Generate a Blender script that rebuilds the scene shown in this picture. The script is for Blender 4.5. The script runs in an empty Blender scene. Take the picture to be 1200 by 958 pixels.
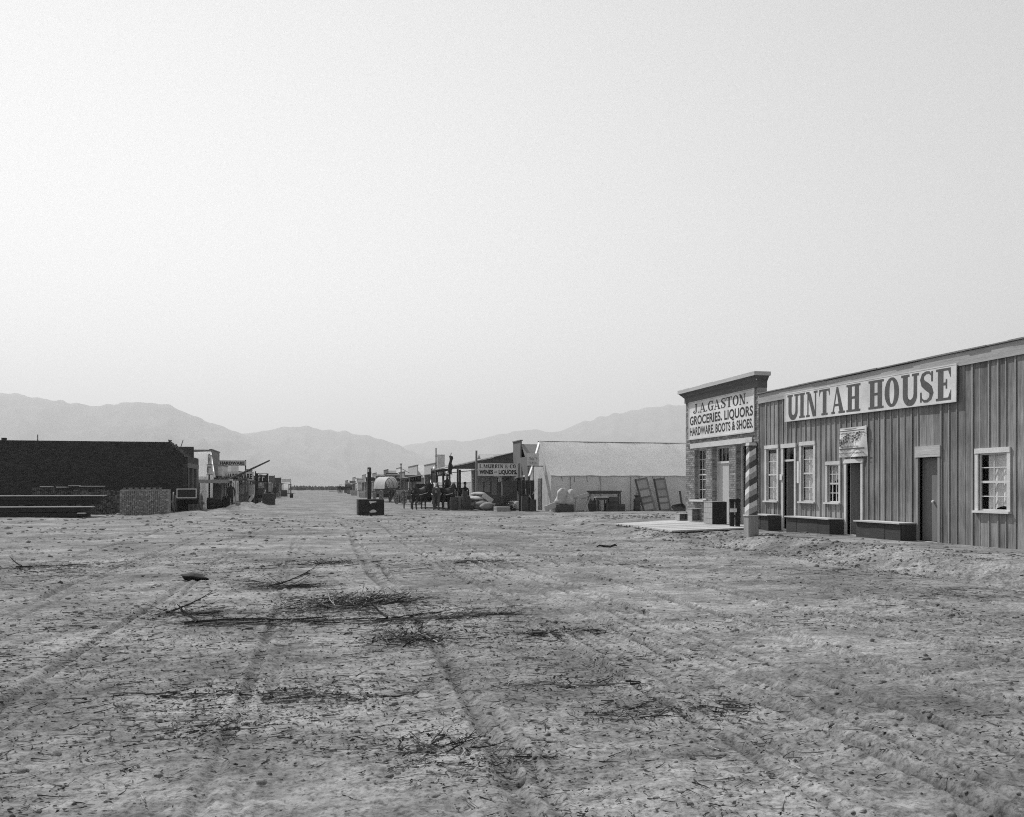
import bpy, math, random
import numpy as np
from mathutils import Vector, Matrix
R = math.radians
random.seed(7)
rng = np.random.default_rng(11)
sc = bpy.context.scene
C = sc.collection

# ------------------------------------------------------------------ camera, sky, sun, exposure
CAM_H = 1.5
YAW = math.atan(230 / 1000)                       # the street runs along +Y, the lens looks a little to its right
SA, CA = math.sin(YAW), math.cos(YAW)
cam = bpy.data.cameras.new('camera'); cam_ob = bpy.data.objects.new('camera', cam); C.objects.link(cam_ob)
cam_ob.location = (0, 0, CAM_H); cam_ob.rotation_euler = (R(90), 0, -YAW)
cam.sensor_width = 36; cam.lens = 30; cam.shift_y = 92 / 1200; cam.clip_start = .1; cam.clip_end = 60000
sc.camera = cam_ob

SUN_L = Vector((.30, -.58, -.76)).normalized()    # direction the sunlight travels
to_sun = -SUN_L
elev = math.asin(to_sun.z); azim = math.atan2(to_sun.x, to_sun.y)
w = bpy.data.worlds.new('World'); sc.world = w; w.use_nodes = True
nt = w.node_tree; nt.nodes.clear()
sky = nt.nodes.new('ShaderNodeTexSky'); sky.sky_type = 'NISHITA'; sky.sun_disc = False
sky.sun_elevation = elev; sky.sun_rotation = azim; sky.dust_density = .05; sky.air_density = 1.5; sky.ozone_density = 1.0
sep = nt.nodes.new('ShaderNodeSeparateColor')     # a wet plate sees blue light only: the picture is monochrome
bgn = nt.nodes.new('ShaderNodeBackground'); bgn.inputs['Strength'].default_value = .088
wo = nt.nodes.new('ShaderNodeOutputWorld')
nt.links.new(sky.outputs[0], sep.inputs[0]); nt.links.new(sep.outputs['Blue'], bgn.inputs['Color']); nt.links.new(bgn.outputs[0], wo.inputs[0])
sl = bpy.data.lights.new('sun', 'SUN'); sl.energy = 4.3; sl.angle = R(.53); sl.color = (1, 1, 1)
so = bpy.data.objects.new('sun', sl); C.objects.link(so); so.rotation_euler = SUN_L.to_track_quat('-Z', 'Y').to_euler(); so.location = (-20, 40, 50)
sc.view_settings.view_transform = 'Standard'; sc.view_settings.look = 'None'
sc.view_settings.exposure = .45; sc.view_settings.gamma = 1.0; sc.view_settings.use_curve_mapping = False
sc.render.engine = 'CYCLES'
try:
    sc.cycles.use_denoising = False; sc.cycles.filter_width = 1.1
    sc.cycles.max_bounces = 6; sc.cycles.diffuse_bounces = 3; sc.cycles.volume_bounces = 0; sc.cycles.transparent_max_bounces = 8
except Exception: pass

# ------------------------------------------------------------------ survey helpers (metres in the place)
def W(px, d):                                     # a bearing and a depth -> the point on the ground plan
    u = (px - 600) / 1000
    return d * (SA + u * CA), d * (CA - u * SA)
def on_x(px, X):                                  # where a bearing meets the line X = const
    u = (px - 600) / 1000; d = X / (SA + u * CA)
    return d * (CA - u * SA), d
def on_y(px, Y):
    u = (px - 600) / 1000; d = Y / (CA - u * SA)
    return d * (SA + u * CA), d
def zat(py, d): return CAM_H + (571 - py) * d / 1000
def sstep(a, b, x):
    t = np.clip((x - a) / (b - a), 0, 1); return t * t * (3 - 2 * t)

def vnoise(x, y, seed=0):
    x = np.asarray(x, float); y = np.asarray(y, float)
    xi = np.floor(x).astype(np.int64); yi = np.floor(y).astype(np.int64); fx = x - xi; fy = y - yi
    def h(a, b):
        n = (a * 374761393 + b * 668265263 + seed * 1442695041) & 0xFFFFFFFF
        n = ((n ^ (n >> 13)) * 1274126177) & 0xFFFFFFFF
        return ((n ^ (n >> 16)) & 0xFFFF) / 32767.5 - 1
    sx = fx * fx * fx * (fx * (fx * 6 - 15) + 10); sy = fy * fy * fy * (fy * (fy * 6 - 15) + 10)
    a = h(xi, yi); b = h(xi + 1, yi); c = h(xi, yi + 1); d = h(xi + 1, yi + 1)
    return (a + (b - a) * sx) * (1 - sy) + (c + (d - c) * sx) * sy

RUTS = [(-2.05, .045, .04), (-1.9, .03, .025), (-.55, .04, .03), (-.40, .03, .02), (.95, .06, .045), (1.12, .035, .035), (2.30, .04, .05), (2.46, .03, .03), (2.95, .05, .09), (3.25, .035, .05), (3.72, .04, .08), (4.5, .045, .08), (4.66, .03, .04), (5.6, .05, .075), (5.9, .035, .04), (7.2, .06, .05), (7.35, .04, .035), (8.3, .05, .045), (-3.6, .05, .045), (-3.4, .03, .03), (-5.2, .06, .045)]
MOUNDS = [(-6.6, 52.4, 1.2, .9, .16), (-5.6, 55.0, 1.2, 1.1, .14), (-5.0, 62.5, 1.0, .9, .5), (-3.9, 63.8, .9, .8, .30), (-7.6, 50.0, 1.0, .9, .12), (9.4, 31.6, 1.2, 1.6, .06),
          (11.0, 38.0, 1.6, 2.0, .10), (13.0, 37.0, 1.6, 2.0, .14)]
def height(x, y):
    x = np.asarray(x, float); y = np.asarray(y, float)
    r = np.hypot(x, y)
    z = .05 * vnoise(x * .11, y * .07, 1) + .025 * vnoise(x * .37, y * .3, 2)
    z = z * np.clip(r / 6, .2, 1)
    near = 1 / (1 + (r / 60) ** 2)
    rough = .55 + .45 * vnoise(x * .23 + 9, y * .17, 5)
    bankzone = sstep(9.5, 10.8, x) * sstep(12.6, 11.6, x) * sstep(27, 24, y)
    rough = rough + .8 * bankzone
    c = .026 * vnoise(x * 1.7, y * 1.5, 3) + .014 * vnoise(x * 4.6, y * 4.0, 4)
    c = c + .017 * vnoise(x * 9.5, y * 9.0, 6) + .017 * np.minimum(vnoise(x * 19, y * 18, 7), .15) + .013 * np.minimum(vnoise(x * 37, y * 35, 8), .3) + .005 * vnoise(x * 71, y * 67, 18)
    c = c - .030 * np.maximum(0, vnoise(x * 6.3 + 4, y * 5.7, 28) - .45) - .022 * np.maximum(0, vnoise(x * 11.3, y * 10.1 + 3, 29) - .5)   # hoof dents
    z = z + c * near * rough
    wob = .12 * vnoise(y * .09, y * 0 + 3.3, 9) + .05 * vnoise(y * .35, y * 0 + 1.3, 10)
    fade = sstep(75, 30, y)
    for k, (cx, wd, dp) in enumerate(RUTS):
        q = (x - cx - wob - .10 * vnoise(y * .12, y * 0 + 7.7 * k, 12)) / wd
        z = z + fade * dp * (-np.exp(-q * q) + .45 * np.exp(-(np.abs(q) - 1.9) ** 2 * 1.6)) * (.6 + .4 * vnoise(y * .6, y * 0 + k, 13))
    up = sstep(10.7, 11.9, x + .25 * vnoise(x * .5, y * .45, 14)) * sstep(38, 33, y)
    z = z * (1 - .55 * up) + .20 * up
    # a shallow gutter at the foot of the bank
    z = z - .07 * np.exp(-((x - 10.5) / .5) ** 2) * sstep(26, 23, y)
    # levelled under the deck
    for (mx, my, sx, sy, h) in MOUNDS:
        g = np.exp(-((x - mx) / sx) ** 2 - ((y - my) / sy) ** 2)
        z = z + h * g * (1 + .5 * vnoise(x * 2.1, y * 2.1, 15))
    deck = sstep(9.3, 10.2, x) * sstep(21.9, 23.3, y) * sstep(33, 31.5, y)
    z = z * (1 - deck) + (.13 + .025 * vnoise(x * 3, y * 3, 33)) * deck
    return z
def rut_shade(x, y):                                # wheel ruts, where shade is painted into the soil colour
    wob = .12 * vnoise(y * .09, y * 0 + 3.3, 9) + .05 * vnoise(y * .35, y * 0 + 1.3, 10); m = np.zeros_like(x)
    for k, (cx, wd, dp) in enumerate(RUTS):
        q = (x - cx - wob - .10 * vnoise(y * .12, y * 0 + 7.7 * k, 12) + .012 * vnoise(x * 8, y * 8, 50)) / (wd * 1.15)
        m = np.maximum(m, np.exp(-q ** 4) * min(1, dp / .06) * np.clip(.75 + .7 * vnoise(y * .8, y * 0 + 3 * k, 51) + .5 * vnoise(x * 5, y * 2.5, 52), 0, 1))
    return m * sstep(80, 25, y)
def gz(x, y): return float(height(x, y))

# ------------------------------------------------------------------ materials (a monochrome plate: greys)
MATS = {}
def mat(name, base, var=.25, scale=6, axis=None, bump=.25, rough=.9, rand=.12, fine=60, trans=0, spec=.2, dirt=0):
    if name in MATS: return MATS[name]
    m = bpy.data.materials.new(name); m.use_nodes = True; n = m.node_tree.nodes; l = m.node_tree.links
    b = n['Principled BSDF']; b.inputs['Roughness'].default_value = rough; b.inputs['Specular IOR Level'].default_value = spec
    geo = n.new('ShaderNodeNewGeometry'); oi = n.new('ShaderNodeObjectInfo')
    mp = n.new('ShaderNodeMapping'); l.new(geo.outputs['Position'], mp.inputs['Vector'])
    s = [1, 1, 1]
    if axis is not None:
        s = [7, 7, 7]; s['xyz'.index(axis)] = .35
    mp.inputs['Scale'].default_value = s
    off = n.new('ShaderNodeVectorMath'); off.operation = 'ADD'
    mul = n.new('ShaderNodeMath'); mul.operation = 'MULTIPLY'; mul.inputs[1].default_value = 37.0
    l.new(oi.outputs['Random'], mul.inputs[0]); l.new(mp.outputs[0], off.inputs[0]); l.new(mul.outputs[0], off.inputs[1])
    n1 = n.new('ShaderNodeTexNoise'); n1.inputs['Scale'].default_value = scale; n1.inputs['Detail'].default_value = 6; n1.inputs['Roughness'].default_value = .65
    n2 = n.new('ShaderNodeTexNoise'); n2.inputs['Scale'].default_value = fine; n2.inputs['Detail'].default_value = 3
    l.new(off.outputs[0], n1.inputs['Vector']); l.new(off.outputs[0], n2.inputs['Vector'])
    # value = base * (1 + var*(2*n1-1)*.. ) * (1 + rand*(random-.5)*2)
    mr = n.new('ShaderNodeMapRange'); mr.inputs[1].default_value = .25; mr.inputs[2].default_value = .75
    mr.inputs[3].default_value = base * (1 - var); mr.inputs[4].default_value = base * (1 + var); l.new(n1.outputs['Fac'], mr.inputs[0])
    mf = n.new('ShaderNodeMapRange'); mf.inputs[1].default_value = .3; mf.inputs[2].default_value = .7; mf.inputs[3].default_value = 1 - var * .5; mf.inputs[4].default_value = 1 + var * .5
    l.new(n2.outputs['Fac'], mf.inputs[0])
    rr = n.new('ShaderNodeMapRange'); rr.inputs[3].default_value = 1 - rand; rr.inputs[4].default_value = 1 + rand; l.new(oi.outputs['Random'], rr.inputs[0])
    m1 = n.new('ShaderNodeMath'); m1.operation = 'MULTIPLY'; l.new(mr.outputs[0], m1.inputs[0]); l.new(mf.outputs[0], m1.inputs[1])
    m2 = n.new('ShaderNodeMath'); m2.operation = 'MULTIPLY'; l.new(m1.outputs[0], m2.inputs[0]); l.new(rr.outputs[0], m2.inputs[1])
    last = m2
    if dirt:
        n3 = n.new('ShaderNodeTexNoise'); n3.inputs['Scale'].default_value = 1.1; n3.inputs['Detail'].default_value = 5; l.new(geo.outputs['Position'], n3.inputs['Vector'])
        md = n.new('ShaderNodeMapRange'); md.inputs[1].default_value = .35; md.inputs[2].default_value = .65; md.inputs[3].default_value = 1 - dirt; md.inputs[4].default_value = 1 + dirt * .3
        l.new(n3.outputs['Fac'], md.inputs[0]); m3 = n.new('ShaderNodeMath'); m3.operation = 'MULTIPLY'; l.new(m2.outputs[0], m3.inputs[0]); l.new(md.outputs[0], m3.inputs[1]); last = m3
    l.new(last.outputs[0], b.inputs['Base Color'])
    if bump:
        bp = n.new('ShaderNodeBump'); bp.inputs['Strength'].default_value = bump; bp.inputs['Distance'].default_value = .02
        ad = n.new('ShaderNodeMath'); ad.operation = 'ADD'; l.new(n1.outputs['Fac'], ad.inputs[0]); l.new(n2.outputs['Fac'], ad.inputs[1])
        l.new(ad.outputs[0], bp.inputs['Height']); l.new(bp.outputs[0], b.inputs['Normal'])
    if trans:
        t = n.new('ShaderNodeBsdfTranslucent'); l.new(last.outputs[0], t.inputs['Color'])
        mx = n.new('ShaderNodeMixShader'); mx.inputs[0].default_value = trans
        l.new(b.outputs[0], mx.inputs[1]); l.new(t.outputs[0], mx.inputs[2]); l.new(mx.outputs[0], n['Material Output'].inputs['Surface'])
    MATS[name] = m; return m

M_BOARD = mat('weathered_board', .225, .42, 2.2, 'z', .35, .9, .28, 11, dirt=.36)
M_BATTEN = mat('batten', .24, .25, 3, 'z', .2, .9, .2, 14)
M_TRIM = mat('painted_trim', .55, .12, 5, None, .1, .7, .06, 40, dirt=.15)
M_FASCIA = mat('fascia_board', .34, .2, 3, 'y', .2, .9, .1, 12)
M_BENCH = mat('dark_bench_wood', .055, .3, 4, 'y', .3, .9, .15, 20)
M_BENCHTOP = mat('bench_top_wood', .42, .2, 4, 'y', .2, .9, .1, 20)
M_DOORWOOD = mat('door_wood', .17, .2, 4, 'z', .2, .8, .1, 20)
M_WHITE = mat('white_signboard', .62, .10, 4, None, .05, .8, .02, 30, dirt=.2)
M_INK = mat('sign_paint_dark', .035, .2, 8, None, .0, .7, .05, 40)
M_INKG = mat('sign_paint_slate', .085, .25, 8, None, .0, .7, .05, 40)
M_BRICK = mat('light_brick', .24, .3, 7, None, .3, .95, .1, 50)
M_MORTAR = mat('mortar', .34, .2, 12, None, .3, .95, .05, 60)
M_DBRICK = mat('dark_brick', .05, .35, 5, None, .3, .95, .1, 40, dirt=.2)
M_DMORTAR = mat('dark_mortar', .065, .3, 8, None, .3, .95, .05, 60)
M_BRICK2 = mat('pale_brick', .33, .3, 7, None, .3, .95, .1, 50); M_BRICK3 = mat('brown_brick', .16, .3, 7, None, .3, .95, .1, 50)
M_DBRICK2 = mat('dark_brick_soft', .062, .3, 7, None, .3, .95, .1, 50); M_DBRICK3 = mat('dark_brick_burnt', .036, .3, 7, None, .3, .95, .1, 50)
M_SBRICK = mat('stacked_brick', .13, .4, 6, None, .3, .95, .1, 40)
M_CORNICE = mat('cornice_wood', .42, .15, 3, 'y', .2, .85, .08, 20)
M_CORND = mat('cornice_frieze', .13, .2, 4, 'y', .2, .85, .08, 20)
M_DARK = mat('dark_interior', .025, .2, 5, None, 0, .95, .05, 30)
M_CANVAS = mat('tent_canvas', .86, .05, 1.5, None, .10, .95, .03, 25, trans=.6, dirt=.05)
M_CANVASD = mat('dull_shaded_canvas', .58, .10, 2, None, .12, .95, .04, 25, trans=.35, dirt=.07)  # on the store tent walls its darker tone paints in their shade
M_PINE = mat('pine_board', .36, .25, 3, 'x', .25, .9, .18, 16)
M_PINEZ = mat('pine_board_upright', .33, .25, 3, 'z', .25, .9, .15, 16)
M_PINEY = mat('pine_board_long', .50, .2, 3, 'y', .25, .9, .12, 16, dirt=.15)
M_GREYW = mat('grey_wood', .17, .3, 3, 'z', .25, .9, .15, 16)
M_DKWOOD = mat('dark_wood', .08, .35, 5, None, .3, .9, .2, 25)
M_BLACKW = mat('black_wood', .034, .4, 6, None, .3, .85, .2, 30)
M_SHINGLE = mat('roof_boards', .22, .3, 4, 'x', .3, .95, .1, 16)
M_PALEW = mat('pale_painted_board', .55, .12, 3, 'z', .2, .9, .08, 16)
M_HEAD = mat('pale_header_board', .42, .2, 3, 'y', .2, .9, .1, 12)
M_SACK = mat('burlap_sack', .38, .2, 6, None, .3, .95, .1, 60)
M_IRON = mat('iron', .05, .3, 10, None, .2, .6, .1, 50, spec=.4)
M_HIDE_D = mat('dark_hide', .04, .3, 5, None, .1, .6, .1, 50, spec=.35)
M_HIDE_L = mat('bay_hide', .09, .3, 5, None, .1, .6, .1, 50, spec=.3)
M_CLOTH_D = mat('dark_cloth', .045, .3, 8, None, .2, .95, .1, 60)
M_CLOTH_L = mat('light_shirt', .45, .15, 8, None, .2, .95, .1, 60)
M_SKIN = mat('skin', .30, .1, 8, None, 0, .6, .02, 40)
M_TWIG = mat('dead_twig', .045, .4, 14, None, .2, .95, .15, 60)
M_TWIG2 = mat('grey_twig', .13, .4, 14, None, .2, .95, .15, 60)
M_TWIGP = mat('pale_straw', .34, .3, 14, None, .2, .95, .15, 60)
M_MOUNT = mat('mountain_rock', .10, .5, .0016, None, .0, 1, 0, .008)
M_PAPER = mat('paper_notice', .62, .1, 10, None, .05, .9, .03, 40)
M_CURT = mat('muslin_curtain', .55, .1, 6, None, .1, .95, .03, 30, trans=.3)

def glass_mat():
    m = bpy.data.materials.new('window_glass'); m.use_nodes = True; n = m.node_tree.nodes; l = m.node_tree.links
    n.remove(n['Principled BSDF'])
    g = n.new('ShaderNodeBsdfGlossy'); g.inputs['Roughness'].default_value = .06; g.inputs['Color'].default_value = (.8, .8, .8, 1)
    t = n.new('ShaderNodeBsdfTransparent'); t.inputs['Color'].default_value = (.93, .93, .93, 1)
    f = n.new('ShaderNodeFresnel'); f.inputs['IOR'].default_value = 1.55
    gm = n.new('ShaderNodeNewGeometry'); iv = n.new('ShaderNodeMath'); iv.operation = 'SUBTRACT'; iv.inputs[0].default_value = 1; l.new(gm.outputs['Backfacing'], iv.inputs[1])
    fm = n.new('ShaderNodeMath'); fm.operation = 'MULTIPLY'; l.new(f.outputs[0], fm.inputs[0]); l.new(iv.outputs[0], fm.inputs[1])   # a thin pane mirrors once, on its outer face
    nz = n.new('ShaderNodeTexNoise'); nz.inputs['Scale'].default_value = 3
    bp = n.new('ShaderNodeBump'); bp.inputs['Strength'].default_value = .06; l.new(nz.outputs['Fac'], bp.inputs['Height'])
    l.new(bp.outputs[0], g.inputs['Normal']); l.new(bp.outputs[0], f.inputs['Normal'])
    mx = n.new('ShaderNodeMixShader'); l.new(fm.outputs[0], mx.inputs[0]); l.new(t.outputs[0], mx.inputs[1]); l.new(g.outputs[0], mx.inputs[2])
    l.new(mx.outputs[0], n['Material Output'].inputs['Surface']); return m
M_GLASS = glass_mat()

def ground_mat():
    m = bpy.data.materials.new('dusty_street'); m.use_nodes = True; n = m.node_tree.nodes; l = m.node_tree.links
    b = n['Principled BSDF']; b.inputs['Roughness'].default_value = 1; b.inputs['Specular IOR Level'].default_value = .05
    geo = n.new('ShaderNodeNewGeometry')
    def noise(s, d=6, r=.6, st=(1, 1, 1)):
        mp = n.new('ShaderNodeMapping'); mp.inputs['Scale'].default_value = st; l.new(geo.outputs['Position'], mp.inputs['Vector'])
        t = n.new('ShaderNodeTexNoise'); t.inputs['Scale'].default_value = s; t.inputs['Detail'].default_value = d; t.inputs['Roughness'].default_value = r; l.new(mp.outputs[0], t.inputs['Vector']); return t.outputs['Fac']
    def rng_(v, a, b_, c, d):
        q = n.new('ShaderNodeMapRange'); q.inputs[1].default_value = a; q.inputs[2].default_value = b_; q.inputs[3].default_value = c; q.inputs[4].default_value = d; l.new(v, q.inputs[0]); return q.outputs[0]
    def mul(a, b_):
        q = n.new('ShaderNodeMath'); q.operation = 'MULTIPLY'; l.new(a, q.inputs[0]); l.new(b_, q.inputs[1]); return q.outputs[0]
    big = rng_(noise(.30, 6, .65), .36, .64, .17, .30)
    patch = rng_(noise(1.1, 7, .72, (.7, 1.0, 1)), .40, .58, .62, 1.10)
    grit = rng_(noise(8, 8, .8, (.6, 1.2, 1)), .38, .60, .58, 1.16)
    speck = rng_(noise(30, 6, .75), .38, .52, .45, 1.05)
    streak = patch
    at = n.new('ShaderNodeAttribute'); at.attribute_name = 'rut_shade'
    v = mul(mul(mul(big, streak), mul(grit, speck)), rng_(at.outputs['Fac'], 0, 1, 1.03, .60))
    l.new(v, b.inputs['Base Color'])
    bp = n.new('ShaderNodeBump'); bp.inputs['Strength'].default_value = .6; bp.inputs['Distance'].default_value = .012
    l.new(noise(28, 6, .7), bp.inputs['Height']); l.new(bp.outputs[0], b.inputs['Normal'])
    return m
M_GROUND = ground_mat()

def pole_mat():                                   # painted spiral bands, unwrapped round the post
    m = bpy.data.materials.new('striped_paint'); m.use_nodes = True; n = m.node_tree.nodes; l = m.node_tree.links
    b = n['Principled BSDF']; b.inputs['Roughness'].default_value = .8
    uv = n.new('ShaderNodeUVMap'); sx = n.new('ShaderNodeSeparateXYZ'); l.new(uv.outputs[0], sx.inputs[0])
    k = n.new('ShaderNodeMath'); k.operation = 'MULTIPLY'; k.inputs[1].default_value = -.55; l.new(sx.outputs['X'], k.inputs[0])
    a = n.new('ShaderNodeMath'); a.operation = 'ADD'; l.new(k.outputs[0], a.inputs[0]); l.new(sx.outputs['Y'], a.inputs[1])
    dv = n.new('ShaderNodeMath'); dv.operation = 'DIVIDE'; dv.inputs[1].default_value = .47; l.new(a.outputs[0], dv.inputs[0])
    fr = n.new('ShaderNodeMath'); fr.operation = 'FRACT'; l.new(dv.outputs[0], fr.inputs[0])
    cr = n.new('ShaderNodeValToRGB'); cr.color_ramp.interpolation = 'CONSTANT'
    e = cr.color_ramp.elements; e[0].position = 0; e[0].color = (.085, .085, .085, 1); e[1].position = .36; e[1].color = (.34, .34, .34, 1)
    q = cr.color_ramp.elements.new(.68); q.color = (.68, .68, .68, 1)
    l.new(fr.outputs[0], cr.inputs[0])
    nz = n.new('ShaderNodeTexNoise'); nz.inputs['Scale'].default_value = 14; nz.inputs['Detail'].default_value = 5
    mr = n.new('ShaderNodeMapRange'); mr.inputs[1].default_value = .3; mr.inputs[2].default_value = .7; mr.inputs[3].default_value = .75; mr.inputs[4].default_value = 1.15; l.new(nz.outputs['Fac'], mr.inputs[0])
    mx = n.new('ShaderNodeMix'); mx.data_type = 'RGBA'; mx.blend_type = 'MULTIPLY'; mx.inputs[0].default_value = 1
    l.new(cr.outputs[0], mx.inputs[6]); l.new(mr.outputs[0], mx.inputs[7]); l.new(mx.outputs[2], b.inputs['Base Color']); return m
M_STRIPE = pole_mat()

# ------------------------------------------------------------------ mesh helpers
class MB:
    def __init__(s): s.v = []; s.f = []; s.mi = {}
    def add(s, v, f):
        o = len(s.v); s.v += [tuple(p) for p in v]; s.f += [tuple(i + o for i in q) for q in f]; return s
    def box(s, x0, y0, z0, x1, y1, z1):
        return s.add([(x0, y0, z0), (x1, y0, z0), (x1, y1, z0), (x0, y1, z0), (x0, y0, z1), (x1, y0, z1), (x1, y1, z1), (x0, y1, z1)],
                     [(0, 3, 2, 1), (4, 5, 6, 7), (0, 1, 5, 4), (1, 2, 6, 5), (2, 3, 7, 6), (3, 0, 4, 7)])
    def obox(s, c, size, rot=None):
        hx, hy, hz = size[0] / 2, size[1] / 2, size[2] / 2; M = rot or Matrix.Identity(3); c = Vector(c)
        pts = [c + M @ Vector(p) for p in ((-hx, -hy, -hz), (hx, -hy, -hz), (hx, hy, -hz), (-hx, hy, -hz), (-hx, -hy, hz), (hx, -hy, hz), (hx, hy, hz), (-hx, hy, hz))]
        return s.add(pts, [(0, 3, 2, 1), (4, 5, 6, 7), (0, 1, 5, 4), (1, 2, 6, 5), (2, 3, 7, 6), (3, 0, 4, 7)])
    def bar(s, a, b, wd, th=None):                # a squared beam from a to b
        a, b = Vector(a), Vector(b); d = b - a; L = d.length
        M = d.to_track_quat('Z', 'Y').to_matrix(); return s.obox((a + b) / 2, (wd, th or wd, L), M)
    def tube(s, pts, rad, n=6, caps=True):
        pts = [Vector(p) for p in pts]; rad = rad if hasattr(rad, '__len__') else [rad] * len(pts); base = len(s.v)
        for i, p in enumerate(pts):
            t = (pts[min(i + 1, len(pts) - 1)] - pts[max(i - 1, 0)])
            if t.length < 1e-9: t = Vector((0, 0, 1))
            M = t.to_track_quat('Z', 'Y').to_matrix()
            for k in range(n):
                a = 2 * math.pi * k / n; s.v.append(tuple(p + M @ Vector((math.cos(a) * rad[i], math.sin(a) * rad[i], 0))))
        for i in range(len(pts) - 1):
            for k in range(n):
                a = base + i * n + k; b = base + i * n + (k + 1) % n; s.f.append((a, b, b + n, a + n))
        if caps:
            s.f.append(tuple(base + k for k in reversed(range(n)))); s.f.append(tuple(base + (len(pts) - 1) * n + k for k in range(n)))
        return s
    def lathe(s, prof, n=14, c=(0, 0, 0)):        # prof: (r, z) pairs
        return s.tube([(c[0], c[1], c[2] + z) for r, z in prof], [max(r, .002) for r, z in prof], n) if False else s._lathe(prof, n, c)
    def _lathe(s, prof, n, c):
        base = len(s.v)
        for r, z in prof:
            for k in range(n):
                a = 2 * math.pi * k / n; s.v.append((c[0] + r * math.cos(a), c[1] + r * math.sin(a), c[2] + z))
        for i in range(len(prof) - 1):
            for k in range(n):
                a = base + i * n + k; b = base + i * n + (k + 1) % n; s.f.append((a, b, b + n, a + n))
        s.f.append(tuple(base + k for k in reversed(range(n)))); s.f.append(tuple(base + (len(prof) - 1) * n + k for k in range(n))); return s
    def prism(s, poly, o, u, v, nrm, th):         # a flat outline given thickness
        o, u, v, nrm = Vector(o), Vector(u), Vector(v), Vector(nrm); k = len(poly)
        fr = [o + u * p[0] + v * p[1] + nrm * th for p in poly]; bk = [o + u * p[0] + v * p[1] for p in poly]
        return s.add(fr + bk, [tuple(range(k)), tuple(range(2 * k - 1, k - 1, -1))] + [(i, i + k, (i + 1) % k + k, (i + 1) % k) for i in range(k)])
    def build(s, name, m, parent=None, smooth=False):
        me = bpy.data.meshes.new(name); me.from_pydata(s.v, [], s.f); me.materials.append(m)
        if smooth: me.shade_smooth()
        if s.mi:
            for q in s.alt: me.materials.append(q)
            for a, k in s.mi.items(): me.polygons[a].material_index = k
        return link(bpy.data.objects.new(name, me), parent)
    def vary(s, per, alt, seed=1):                # every 'per' faces are one brick: some burn darker, some paler
        r = random.Random(seed); s.alt = alt
        for b in range(0, len(s.f), per):
            k = r.choice([0, 0, 0] + [i + 1 for i in range(len(alt))])
            if k:
                for j in range(b, min(b + per, len(s.f))): s.mi[j] = k
        return s
def link(o, parent=None):
    C.objects.link(o); o.parent = parent; return o
def tag(o, label, cat, group=None):
    o['label'] = label; o['category'] = cat
    if group: o['group'] = group
    return o
def thing(name, label, cat, loc=(0, 0, 0), rz=0, group=None):
    o = bpy.data.objects.new(name, None); o.empty_display_size = .2; C.objects.link(o); o.location = loc; o.rotation_euler = (0, 0, rz)
    return tag(o, label, cat, group)
UNIT = {}
def piece(name, m, x0, y0, z0, x1, y1, z1, parent):  # a board or block that shares one cube between all alike
    if m.name not in UNIT:
        b = MB().box(-.5, -.5, -.5, .5, .5, .5); me = bpy.data.meshes.new('block_' + m.name); me.from_pydata(b.v, [], b.f); me.materials.append(m); UNIT[m.name] = me
    o = bpy.data.objects.new(name, UNIT[m.name]); link(o, parent)
    o.location = ((x0 + x1) / 2, (y0 + y1) / 2, (z0 + z1) / 2); o.scale = (abs(x1 - x0), abs(y1 - y0), abs(z1 - z0)); return o
def copy_tree(o, parent=None):
    c = o.copy(); C.objects.link(c); c.parent = parent
    for ch in list(o.children): copy_tree(ch, c)
    return c
def np_mesh(name, V, F, m, parent=None, smooth=True):
    me = bpy.data.meshes.new(name); me.vertices.add(len(V)); me.vertices.foreach_set('co', np.ascontiguousarray(V, np.float32).ravel())
    k = F.shape[1]; me.loops.add(F.size); me.loops.foreach_set('vertex_index', np.ascontiguousarray(F, np.int32).ravel())
    me.polygons.add(len(F)); me.polygons.foreach_set('loop_start', np.arange(0, F.size, k, dtype=np.int32))
    me.update(calc_edges=True); me.materials.append(m)
    if smooth: me.shade_smooth()
    return link(bpy.data.objects.new(name, me), parent)

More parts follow.
